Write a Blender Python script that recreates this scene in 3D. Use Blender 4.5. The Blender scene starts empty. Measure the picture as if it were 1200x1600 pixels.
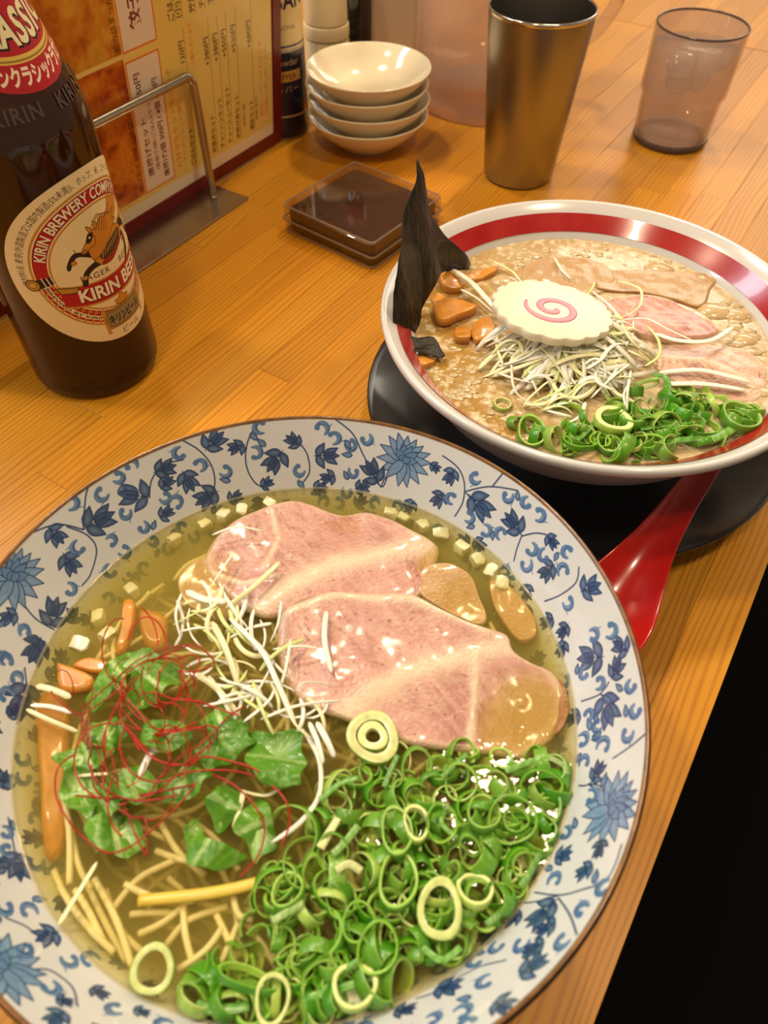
import bpy, math, random
import numpy as np
from mathutils import Vector, Matrix

random.seed(7)
RNG = np.random.default_rng(11)
PI = math.pi
S = bpy.context.scene
COL = S.collection

# ------------------------------------------------------------------ camera
CAM_H, CAM_F, CAM_P, CAM_R = 0.3136, 1148.5, math.radians(51.26), math.radians(0.72)
_cp, _sp, _cr, _sr = math.cos(CAM_P), math.sin(CAM_P), math.cos(CAM_R), math.sin(CAM_R)
CAM_O = Vector((0, 0, CAM_H))
_X, _U, _F = Vector((1, 0, 0)), Vector((0, _sp, _cp)), Vector((0, _cp, -_sp))
_right, _up = _cr * _X + _sr * _U, -_sr * _X + _cr * _U
cd = bpy.data.cameras.new('camera'); cam = bpy.data.objects.new('camera', cd); COL.objects.link(cam)
cd.sensor_fit = 'AUTO'; cd.sensor_width = 36; cd.lens = 36 * CAM_F / 1600
cd.clip_start = 0.01; cd.clip_end = 30
m3 = Matrix((_right, _up, -_F)).transposed()
cam.matrix_world = Matrix.Translation(CAM_O) @ m3.to_4x4()
cd.dof.use_dof = True; cd.dof.focus_distance = 0.375; cd.dof.aperture_fstop = 11
S.camera = cam

def ray(px, py):
    return (px - 600) / CAM_F * _right - (py - 800) / CAM_F * _up + _F
def on(px, py, z):                       # the point at height z that a line of sight meets
    d = ray(px, py); return CAM_O + d * ((z - CAM_H) / d.z)
def on_plane(px, py, p, n):
    d = ray(px, py); return CAM_O + d * ((p - CAM_O).dot(n) / d.dot(n))

# ------------------------------------------------------------------ world, lamps, exposure
W = bpy.data.worlds.new('world'); S.world = W; W.use_nodes = True
bg = W.node_tree.nodes['Background']; bg.inputs[0].default_value = (1.0, 0.80, 0.58, 1); bg.inputs[1].default_value = 0.45
def area(name, loc, target, size, power, color, sy=None):
    l = bpy.data.lights.new(name, 'AREA'); l.energy = power; l.color = color; l.size = size
    if sy: l.shape = 'RECTANGLE'; l.size_y = sy
    else: l.shape = 'DISK'
    o = bpy.data.objects.new(name, l); COL.objects.link(o); o.location = loc
    o.rotation_euler = (Vector(target) - Vector(loc)).to_track_quat('-Z', 'Y').to_euler()
    return o
WARM, COOL = (1.0, 0.79, 0.53), (0.80, 0.90, 1.0)
area('kitchen_tube_light', (-1.0, 0.75, 1.25), (0, 0.3, 0), 0.95, 9.0, COOL, 0.14)
area('warm_overhead_light', (0.30, 1.15, 1.35), (0.1, 0.5, 0), 0.13, 9.0, WARM)
area('warm_overhead_light', (-0.38, 0.92, 1.35), (0.0, 0.4, 0), 0.13, 8.0, WARM)
area('warm_overhead_light', (0.55, 0.20, 1.40), (0.1, 0.3, 0), 0.13, 6.0, WARM)
area('warm_overhead_light', (-0.25, -0.25, 1.45), (-0.1, 0.3, 0), 0.13, 6.0, WARM)
area('warm_overhead_light', (-0.62, 0.42, 1.35), (-0.2, 0.5, 0), 0.13, 8.0, WARM)  # extra fill added to brighten the menu area, no known lamp
area('cool_side_fill', (-1.5, 0.25, 0.50), (0, 0.4, 0.05), 0.8, 5.0, COOL, 0.4)  # added cool fill for tumbler sheen and bowl rim, source unseen
area('far_window', (1.35, 2.6, 1.25), (0.2, 0.5, 0), 1.3, 17.0, (1.0, 0.90, 0.74), 0.8)
S.view_settings.view_transform = 'Standard'; S.view_settings.look = 'None'
S.view_settings.exposure = -0.22; S.view_settings.gamma = 1; S.view_settings.use_curve_mapping = False

# ------------------------------------------------------------------ mesh helpers
def srgb(r, g, b):
    f = lambda c: c / 12.92 if c <= 0.04045 else ((c + 0.055) / 1.055) ** 2.4
    return (f(r / 255), f(g / 255), f(b / 255), 1)
def mesh(name, v, f, mats=(), mi=None, smooth=True, sharp=None, uv=None, col=None):
    me = bpy.data.meshes.new(name); me.from_pydata([tuple(p) for p in v], [], [tuple(q) for q in f])
    for m in (mats if isinstance(mats, (list, tuple)) else [mats]): me.materials.append(m)
    if mi is not None: me.polygons.foreach_set('material_index', list(mi))
    me.polygons.foreach_set('use_smooth', [smooth] * len(me.polygons))
    if sharp is not None: me.set_sharp_from_angle(angle=math.radians(sharp))
    if uv is not None:
        ul = me.uv_layers.new(name='UVMap'); li = np.empty(len(me.loops), np.int32); me.loops.foreach_get('vertex_index', li)
        ul.data.foreach_set('uv', np.asarray(uv, np.float32)[li].ravel())
    if col is not None:
        ca = me.color_attributes.new('Col', 'FLOAT_COLOR', 'POINT')
        c = np.ones((len(v), 4), np.float32); c[:, :3] = col; ca.data.foreach_set('color', c.ravel())
    me.update(); return me
def obj(name, me, parent=None, loc=None):
    o = bpy.data.objects.new(name, me); COL.objects.link(o)
    if loc is not None: o.location = loc
    if parent is not None: o.parent = parent
    return o
def tag(o, label, cat, group=None, kind=None):
    if label: o['label'] = label
    if cat: o['category'] = cat
    if group: o['group'] = group
    if kind: o['kind'] = kind
    return o
def thing(name, label, cat, loc=(0, 0, 0), rz=0.0, group=None):
    o = bpy.data.objects.new(name, None); COL.objects.link(o); o.empty_display_size = 0.02
    o.location = loc; o.rotation_euler = (0, 0, rz); return tag(o, label, cat, group)
def copy_tree(o, parent=None):
    c = o.copy(); COL.objects.link(c); c.parent = parent
    for ch in [k for k in bpy.data.objects if k.parent == o]: copy_tree(ch, c)
    return c
class G:                                  # collects shapes into one mesh
    def __init__(s): s.v = []; s.f = []; s.mi = []
    def add(s, v, f, mi=0, M=None):
        b = len(s.v); s.v += [tuple(M @ Vector(p)) if M else tuple(p) for p in v]
        s.f += [tuple(i + b for i in q) for q in f]; s.mi += [mi] * len(f); return s
    def mesh(s, name, mats, **k): return mesh(name, s.v, s.f, mats, s.mi, **k)
def lathe(prof, n=64, closed=False):
    v, f, rows = [], [], []
    for r, z in prof:
        if r < 1e-7: rows.append([len(v)]); v.append((0, 0, z))
        else:
            rows.append(list(range(len(v), len(v) + n)))
            v += [(r * math.cos(2 * PI * i / n), r * math.sin(2 * PI * i / n), z) for i in range(n)]
    pairs = list(zip(rows, rows[1:])) + ([(rows[-1], rows[0])] if closed else [])
    for a, b in pairs:
        for i in range(n):
            j = (i + 1) % n
            if len(a) == 1 and len(b) == 1: continue
            if len(a) == 1: f.append((a[0], b[j], b[i]))
            elif len(b) == 1: f.append((a[i], a[j], b[0]))
            else: f.append((a[i], a[j], b[j], b[i]))
    return v, f
def box(x0, x1, y0, y1, z0, z1, bev=0.0):
    if bev <= 0:
        v = [(x, y, z) for z in (z0, z1) for y in (y0, y1) for x in (x0, x1)]
        return v, [(0, 2, 3, 1), (4, 5, 7, 6), (0, 1, 5, 4), (2, 6, 7, 3), (0, 4, 6, 2), (1, 3, 7, 5)]
    b = bev                               # chamfer on the four upright edges and the top rim
    def loop(i, z): return [(x0 + b + i, y0 + i, z), (x1 - b - i, y0 + i, z), (x1 - i, y0 + b + i, z), (x1 - i, y1 - b - i, z), (x1 - b - i, y1 - i, z), (x0 + b + i, y1 - i, z), (x0 + i, y1 - b - i, z), (x0 + i, y0 + b + i, z)]
    L = [loop(b * .6, z0), loop(0, z0 + b * .6), loop(0, z1 - b * .6), loop(b * .6, z1)]
    v = [p for l in L for p in l]; f = [tuple(range(7, -1, -1)), tuple(range(24, 32))]
    for k in range(3):
        for i in range(8): j = (i + 1) % 8; f.append((8 * k + i, 8 * k + j, 8 * k + 8 + j, 8 * k + 8 + i))
    return v, f
def catmull(P, per=6, closed=False):
    P = [Vector(p) for p in P]; n = len(P); out = []
    for i in range(n if closed else n - 1):
        g = (lambda k: P[k % n]) if closed else (lambda k: P[min(max(k, 0), n - 1)])
        a, b, c, d = g(i - 1), g(i), g(i + 1), g(i + 2)
        for k in range(per):
            t = k / per
            out.append(0.5 * ((2 * b) + (c - a) * t + (2 * a - 5 * b + 4 * c - d) * t * t + (3 * b - a - 3 * c + d) * t ** 3))
    if not closed: out.append(P[-1])
    return out
def tube(P, ra, rb=None, n=6, per=5, twist=0.0, taper=(1.0, 1.0), closed=False):
    """round or flat (ra wide, rb thick) rod along a smooth path"""
    rb = ra if rb is None else rb
    Q = catmull(P, per, closed); v, f = [], []; N = len(Q)
    up = Vector((0, 0, 1))
    for i, q in enumerate(Q):
        t = (Q[(i + 1) % N if closed else min(i + 1, N - 1)] - Q[(i - 1) if closed else max(i - 1, 0)])
        t = t.normalized() if t.length > 1e-9 else Vector((1, 0, 0))
        u = up if abs(t.dot(up)) < .97 else Vector((1, 0, 0))
        s = t.cross(u).normalized(); w = s.cross(t)
        a0 = twist * i / max(N - 1, 1); s, w = s * math.cos(a0) + w * math.sin(a0), -s * math.sin(a0) + w * math.cos(a0)
        k = i / max(N - 1, 1); e = min(1, k / .12) if taper[0] < 1 else 1; e2 = min(1, (1 - k) / .12) if taper[1] < 1 else 1
        sc = (taper[0] + (1 - taper[0]) * e) * (taper[1] + (1 - taper[1]) * e2)
        for j in range(n):
            a = 2 * PI * j / n; v.append(q + s * (ra * sc * math.cos(a)) + w * (rb * sc * math.sin(a)))
    for i in range(N if closed else N - 1):
        for j in range(n):
            a, b = i * n + j, i * n + (j + 1) % n; i2 = (i + 1) % N
            f.append((a, b, i2 * n + (j + 1) % n, i2 * n + j))
    if not closed: f += [tuple(range(n - 1, -1, -1)), tuple(range((N - 1) * n, N * n))]
    return v, f
def ico(r, c=(0, 0, 0), lumps=0.0, sq=(1, 1, 1)):
    t = (1 + 5 ** .5) / 2
    v = [(-1, t, 0), (1, t, 0), (-1, -t, 0), (1, -t, 0), (0, -1, t), (0, 1, t), (0, -1, -t), (0, 1, -t), (t, 0, -1), (t, 0, 1), (-t, 0, -1), (-t, 0, 1)]
    f = [(0, 11, 5), (0, 5, 1), (0, 1, 7), (0, 7, 10), (0, 10, 11), (1, 5, 9), (5, 11, 4), (11, 10, 2), (10, 7, 6), (7, 1, 8), (3, 9, 4), (3, 4, 2), (3, 2, 6), (3, 6, 8), (3, 8, 9), (4, 9, 5), (2, 4, 11), (6, 2, 10), (8, 6, 7), (9, 8, 1)]
    v = [Vector(p).normalized() for p in v]; v2 = list(v); f2 = []; mid = {}
    def m(a, b):
        k = (min(a, b), max(a, b))
        if k not in mid: mid[k] = len(v2); v2.append(((v2[a] + v2[b]) / 2).normalized())
        return mid[k]
    for a, b, c_ in f:
        x, y, z = m(a, b), m(b, c_), m(c_, a); f2 += [(a, x, z), (b, y, x), (c_, z, y), (x, y, z)]
    C_ = Vector(c)
    return [C_ + Vector((p.x * sq[0], p.y * sq[1], p.z * sq[2])) * r * (1 + lumps * random.uniform(-1, 1)) for p in v2], f2
def slab(outline, zf, thick, rings=24, per=8, colf=None, edge_round=0.35, smooth_outline=True):
    """a slice: outline (list of 2D points), zf(x, y) its top height, a rounded rim and an underside"""
    Q = catmull([(p[0], p[1], 0) for p in outline], per, True) if smooth_outline else [Vector((p[0], p[1], 0)) for p in outline]
    n = len(Q); c = sum(Q, Vector()) / n; v, f, e = [], [], []
    top = [(i / rings) for i in range(1, rings + 1)]
    v.append((c.x, c.y, zf(c.x, c.y))); e.append(0)
    for k in top:
        for q in Q:
            p = c + (q - c) * k; drop = thick * edge_round * max(0, (k - (1 - 2.2 / rings)) * rings / 2.2) ** 2
            v.append((p.x, p.y, zf(p.x, p.y) - drop)); e.append(k)
    for i in range(n): f.append((0, 1 + i, 1 + (i + 1) % n))
    for r in range(rings - 1):
        for i in range(n):
            a = 1 + r * n; j = (i + 1) % n; f.append((a + i, a + n + i, a + n + j, a + j))
    b0 = 1 + (rings - 1) * n; b1 = len(v)
    for q in Q: p = c + (q - c) * .985; v.append((p.x, p.y, zf(p.x, p.y) - thick)); e.append(1)
    for i in range(n): j = (i + 1) % n; f.append((b0 + i, b1 + i, b1 + j, b0 + j))
    v.append((c.x, c.y, zf(c.x, c.y) - thick)); e.append(0); k = len(v) - 1
    for i in range(n): f.append((b1 + i, k, b1 + (i + 1) % n))
    col = [colf(p[0], p[1], ee) for p, ee in zip(v, e)] if colf else None
    return v, f, col
def vnoise(x, y, s=0):                     # cheap smooth value noise
    x += s * 17.3; y += s * 9.1; ix, iy = math.floor(x), math.floor(y); fx, fy = x - ix, y - iy
    fx, fy = fx * fx * (3 - 2 * fx), fy * fy * (3 - 2 * fy)
    h = lambda a, b: (math.sin(a * 127.1 + b * 311.7) * 43758.5453) % 1.0
    return (h(ix, iy) * (1 - fx) + h(ix + 1, iy) * fx) * (1 - fy) + (h(ix, iy + 1) * (1 - fx) + h(ix + 1, iy + 1) * fx) * fy

# ------------------------------------------------------------------ materials
def newmat(name):
    m = bpy.data.materials.new(name); m.use_nodes = True; nt = m.node_tree; nt.nodes.clear()
    out = nt.nodes.new('ShaderNodeOutputMaterial'); return m, nt, out
def N(nt, t, **k):
    n = nt.nodes.new(t)
    for a, b in k.items(): setattr(n, a, b)
    return n
def principled(name, color=(.8, .8, .8, 1), rough=.4, metal=0, spec=.5, coat=0, coat_r=.05, sss=0, sss_col=None, noise=None, bump=None, rand=0, attr=False, img=None, aniso=0, trans=0):
    """noise=(scale, amount, colour2)  bump=(scale, strength[, distance])  rand: per-object brightness spread"""
    m, nt, out = newmat(name); b = N(nt, 'ShaderNodeBsdfPrincipled'); nt.links.new(b.outputs[0], out.inputs[0])
    I = b.inputs; I['Base Color'].default_value = color; I['Roughness'].default_value = rough; I['Metallic'].default_value = metal
    I['Specular IOR Level'].default_value = spec; I['Coat Weight'].default_value = coat; I['Coat Roughness'].default_value = coat_r
    if aniso: I['Anisotropic'].default_value = aniso
    if trans: I['Transmission Weight'].default_value = trans
    if sss:
        I['Subsurface Weight'].default_value = sss; I['Subsurface Radius'].default_value = (1, .6, .35); I['Subsurface Scale'].default_value = .003
    src = None
    tc = N(nt, 'ShaderNodeTexCoord')
    if attr:
        a = N(nt, 'ShaderNodeVertexColor', layer_name='Col'); src = a.outputs[0]
    if img is not None:
        a = N(nt, 'ShaderNodeTexImage', image=img, interpolation='Cubic', extension='EXTEND'); nt.links.new(tc.outputs['UV'], a.inputs[0]); src = a.outputs[0]
    if noise:
        n = N(nt, 'ShaderNodeTexNoise'); n.inputs['Scale'].default_value = noise[0]; n.inputs['Detail'].default_value = 5; nt.links.new(tc.outputs['Object'], n.inputs['Vector'])
        r = N(nt, 'ShaderNodeValToRGB'); r.color_ramp.elements[0].position = .38; r.color_ramp.elements[1].position = .66; nt.links.new(n.outputs[0], r.inputs[0])
        mm = N(nt, 'ShaderNodeMath', operation='MULTIPLY'); nt.links.new(r.outputs[0], mm.inputs[0]); mm.inputs[1].default_value = noise[1]
        x = N(nt, 'ShaderNodeMix', data_type='RGBA'); nt.links.new(mm.outputs[0], x.inputs['Factor'])
        if src: nt.links.new(src, x.inputs['A'])
        else: x.inputs['A'].default_value = color
        x.inputs['B'].default_value = noise[2]; src = x.outputs['Result']
    if rand:
        oi = N(nt, 'ShaderNodeObjectInfo'); mr = N(nt, 'ShaderNodeMapRange'); nt.links.new(oi.outputs['Random'], mr.inputs[0])
        mr.inputs['To Min'].default_value = 1 - rand; mr.inputs['To Max'].default_value = 1 + rand
        hs = N(nt, 'ShaderNodeHueSaturation'); nt.links.new(mr.outputs[0], hs.inputs['Value'])
        if src: nt.links.new(src, hs.inputs['Color'])
        else: hs.inputs['Color'].default_value = color
        src = hs.outputs[0]
    if src: nt.links.new(src, I['Base Color'])
    if bump:
        n = N(nt, 'ShaderNodeTexNoise'); n.inputs['Scale'].default_value = bump[0]; n.inputs['Detail'].default_value = 3; nt.links.new(tc.outputs['Object'], n.inputs['Vector'])
        bb = N(nt, 'ShaderNodeBump'); bb.inputs['Strength'].default_value = bump[1]; bb.inputs['Distance'].default_value = bump[2] if len(bump) > 2 else .001
        nt.links.new(n.outputs[0], bb.inputs['Height']); nt.links.new(bb.outputs[0], I['Normal'])
    return m
def clear(name, tint, ior=1.4, rough=.02, haze=0.0, haze_col=(.8, .8, .8, 1), volume=None, bump=None, scatter=None):
    """thin clear stuff (glass wall, soup surface): tinted see-through, a Fresnel gloss, some milky haze"""
    m, nt, out = newmat(name)
    t = N(nt, 'ShaderNodeBsdfTransparent'); t.inputs[0].default_value = tint
    g = N(nt, 'ShaderNodeBsdfGlossy'); g.inputs['Roughness'].default_value = rough
    fr = N(nt, 'ShaderNodeFresnel'); ge = N(nt, 'ShaderNodeNewGeometry'); mr = N(nt, 'ShaderNodeMapRange')   # thin walls: same gloss from both sides
    mr.inputs['To Min'].default_value = ior; mr.inputs['To Max'].default_value = 1 / ior; nt.links.new(ge.outputs['Backfacing'], mr.inputs[0]); nt.links.new(mr.outputs[0], fr.inputs[0])
    a = t.outputs[0]
    if haze:
        d = N(nt, 'ShaderNodeBsdfDiffuse'); d.inputs[0].default_value = haze_col
        tl = N(nt, 'ShaderNodeBsdfTranslucent'); tl.inputs[0].default_value = haze_col
        x0 = N(nt, 'ShaderNodeMixShader'); x0.inputs[0].default_value = .5; nt.links.new(d.outputs[0], x0.inputs[1]); nt.links.new(tl.outputs[0], x0.inputs[2])
        x1 = N(nt, 'ShaderNodeMixShader'); x1.inputs[0].default_value = haze; nt.links.new(a, x1.inputs[1]); nt.links.new(x0.outputs[0], x1.inputs[2]); a = x1.outputs[0]
    x = N(nt, 'ShaderNodeMixShader'); nt.links.new(fr.outputs[0], x.inputs[0]); nt.links.new(a, x.inputs[1]); nt.links.new(g.outputs[0], x.inputs[2])
    nt.links.new(x.outputs[0], out.inputs[0])
    if bump:
        tc = N(nt, 'ShaderNodeTexCoord'); n = N(nt, 'ShaderNodeTexNoise'); n.inputs['Scale'].default_value = bump[0]; nt.links.new(tc.outputs['Object'], n.inputs['Vector'])
        bb = N(nt, 'ShaderNodeBump'); bb.inputs['Strength'].default_value = bump[1]; bb.inputs['Distance'].default_value = .001
        nt.links.new(n.outputs[0], bb.inputs['Height']); nt.links.new(bb.outputs[0], g.inputs['Normal']); nt.links.new(bb.outputs[0], fr.inputs['Normal'])
    if volume:
        va = N(nt, 'ShaderNodeVolumeAbsorption'); va.inputs[0].default_value = volume[0]; va.inputs[1].default_value = volume[1]; nt.links.new(va.outputs[0], out.inputs[1])
        if scatter:
            vs = N(nt, 'ShaderNodeVolumeScatter'); vs.inputs[0].default_value = scatter[0]; vs.inputs[1].default_value = scatter[1]; vs.inputs['Anisotropy'].default_value = .4
            av = N(nt, 'ShaderNodeAddShader'); nt.links.new(va.outputs[0], av.inputs[0]); nt.links.new(vs.outputs[0], av.inputs[1]); nt.links.new(av.outputs[0], out.inputs[1])
    return m

# ------------------------------------------------------------------ painted prints (drawn here with numpy)
def text_tris(s, bold=0.0, spacing=1.0):
    c = bpy.data.curves.new('t', 'FONT'); c.body = s; c.size = 1; c.offset = bold; c.space_character = spacing; c.resolution_u = 3
    c.align_x = 'CENTER'; o = bpy.data.objects.new('t', c); me = o.to_mesh(); me.calc_loop_triangles()
    v = np.empty(len(me.vertices) * 3); me.vertices.foreach_get('co', v); v = v.reshape(-1, 3)[:, :2]
    t = np.empty(len(me.loop_triangles) * 3, np.int32); me.loop_triangles.foreach_get('vertices', t)
    o.to_mesh_clear(); bpy.data.objects.remove(o); bpy.data.curves.remove(c)
    return v[t].reshape(-1, 3, 2)
class Canvas:                              # origin bottom-left, units of 1/ppm
    def __init__(s, w, h, ppm, bgc): s.k = ppm; s.W, s.H = int(w * ppm), int(h * ppm); s.a = np.empty((s.H, s.W, 3), np.float32); s.a[:] = np.array(bgc) / 255
    def _box(s, p, pad):
        x0, y0 = np.floor(p.min(0) - pad).astype(int); x1, y1 = np.ceil(p.max(0) + pad).astype(int)
        x0, y0, x1, y1 = max(x0, 0), max(y0, 0), min(x1, s.W), min(y1, s.H)
        if x1 <= x0 or y1 <= y0: return None
        X, Y = np.meshgrid(np.arange(x0, x1) + .5, np.arange(y0, y1) + .5); return slice(y0, y1), slice(x0, x1), X, Y
    def _put(s, sl, al, c): s.a[sl] = s.a[sl] * (1 - al[..., None]) + al[..., None] * (np.array(c, np.float32) / 255)
    def sdf(s, p, X, Y):
        d = np.full(X.shape, 1e9); ins = np.zeros(X.shape, bool); n = len(p)
        for i in range(n):
            (ax, ay), (bx, by) = p[i], p[(i + 1) % n]; ex, ey = bx - ax, by - ay
            t = np.clip(((X - ax) * ex + (Y - ay) * ey) / (ex * ex + ey * ey + 1e-12), 0, 1)
            d = np.minimum(d, (X - ax - t * ex) ** 2 + (Y - ay - t * ey) ** 2)
            if ay != by: ins ^= ((ay > Y) != (by > Y)) & (X < ex * (Y - ay) / (by - ay) + ax)
        return np.where(ins, -1, 1) * np.sqrt(d)
    def blob(s, pts, fill, edge=None, ew=0.0, wash=0.0, alpha=1.0):
        p = np.array(pts, float) * s.k; b = s._box(p, 3)
        if b is None: return
        sl = b[:2]; d = s.sdf(p, b[2], b[3])
        if fill is not None:
            al = np.clip(.5 - d, 0, 1) * alpha
            if wash: al = al * np.clip(1 - wash * np.clip(-d / (np.max(-d) + 1e-6), 0, 1), 0, 1)
            s._put(sl, al, fill)
        if edge is not None: s._put(sl, np.clip(.5 + ew * s.k / 2 - np.abs(d), 0, 1) * alpha, edge)
    def stroke(s, pts, w, c, alpha=1.0, per=6):
        P = catmull([(x, y, 0) for x, y in pts], per) if len(pts) > 2 else [Vector((x, y, 0)) for x, y in pts]
        p = np.array([(q.x, q.y) for q in P]) * s.k; ws = np.interp(np.linspace(0, 1, len(p)), np.linspace(0, 1, len(w)), w) * s.k / 2 if isinstance(w, (list, tuple)) else np.full(len(p), w * s.k / 2)
        b = s._box(p, ws.max() + 2)
        if b is None: return
        d = np.full(b[2].shape, 1e9)
        for i in range(len(p) - 1):
            (ax, ay), (bx, by) = p[i], p[i + 1]; ex, ey = bx - ax, by - ay
            t = np.clip(((b[2] - ax) * ex + (b[3] - ay) * ey) / (ex * ex + ey * ey + 1e-12), 0, 1)
            d = np.minimum(d, np.hypot(b[2] - ax - t * ex, b[3] - ay - t * ey) - (ws[i] * (1 - t) + ws[i + 1] * t))
        s._put(b[:2], np.clip(.5 - d, 0, 1) * alpha, c)
    def ellipse(s, x, y, a, b, **k): s.blob([(x + a * math.cos(t), y + b * math.sin(t)) for t in np.linspace(0, 2 * PI, 97)[:-1]], **k)
    def rect(s, x0, y0, x1, y1, **k): s.blob([(x0, y0), (x1, y0), (x1, y1), (x0, y1)], **k)
    def tris(s, T, c, alpha=1.0):
        if len(T) == 0: return
        T = T * s.k; ss = 3; q = T.reshape(-1, 2); x0, y0 = np.floor(q.min(0)).astype(int) - 1; x1, y1 = np.ceil(q.max(0)).astype(int) + 1
        x0, y0, x1, y1 = max(x0, 0), max(y0, 0), min(x1, s.W), min(y1, s.H)
        if x1 <= x0 or y1 <= y0: return
        M = np.zeros(((y1 - y0) * ss, (x1 - x0) * ss), bool); T = (T - np.array([x0, y0])) * ss
        for a, b, d in T:
            u0, v0 = np.floor(np.minimum(np.minimum(a, b), d)).astype(int); u1, v1 = np.ceil(np.maximum(np.maximum(a, b), d)).astype(int) + 1
            u0, v0, u1, v1 = max(u0, 0), max(v0, 0), min(u1, M.shape[1]), min(v1, M.shape[0])
            if u1 <= u0 or v1 <= v0: continue
            X = np.arange(u0, u1)[None] + .5; Y = np.arange(v0, v1)[:, None] + .5
            e = lambda p, q_: (q_[0] - p[0]) * (Y - p[1]) - (q_[1] - p[1]) * (X - p[0])
            w0, w1, w2 = e(a, b), e(b, d), e(d, a)
            M[v0:v1, u0:u1] |= ((w0 >= 0) & (w1 >= 0) & (w2 >= 0)) | ((w0 <= 0) & (w1 <= 0) & (w2 <= 0))
        al = M.reshape(y1 - y0, ss, x1 - x0, ss).mean((1, 3)) * alpha; s._put((slice(y0, y1), slice(x0, x1)), al, c)
    def text(s, st, x, y, h, c, rot=0.0, bold=0.0, sx=1.0, align='C', warp=None, alpha=1.0, spacing=1.0):
        """h: letter size. warp(x, y) bends the laid-out text"""
        T = text_tris(st, bold, spacing).copy()
        if len(T) == 0: return
        T[..., 0] *= h * sx; T[..., 1] *= h
        w0, w1 = T[..., 0].min(), T[..., 0].max()
        if align == 'L': T[..., 0] -= w0
        if align == 'R': T[..., 0] -= w1
        if warp: T = warp(T)
        else:
            cr, sr = math.cos(rot), math.sin(rot); T = np.stack([x + T[..., 0] * cr - T[..., 1] * sr, y + T[..., 0] * sr + T[..., 1] * cr], -1)
        s.tris(T, c, alpha)
    def image(s, name):
        im = bpy.data.images.new(name, s.W, s.H); b = np.ones((s.H, s.W, 4), np.float32); b[..., :3] = np.clip(s.a, 0, 1)
        im.pixels.foreach_set(b.ravel()); im.update(); return im

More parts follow.
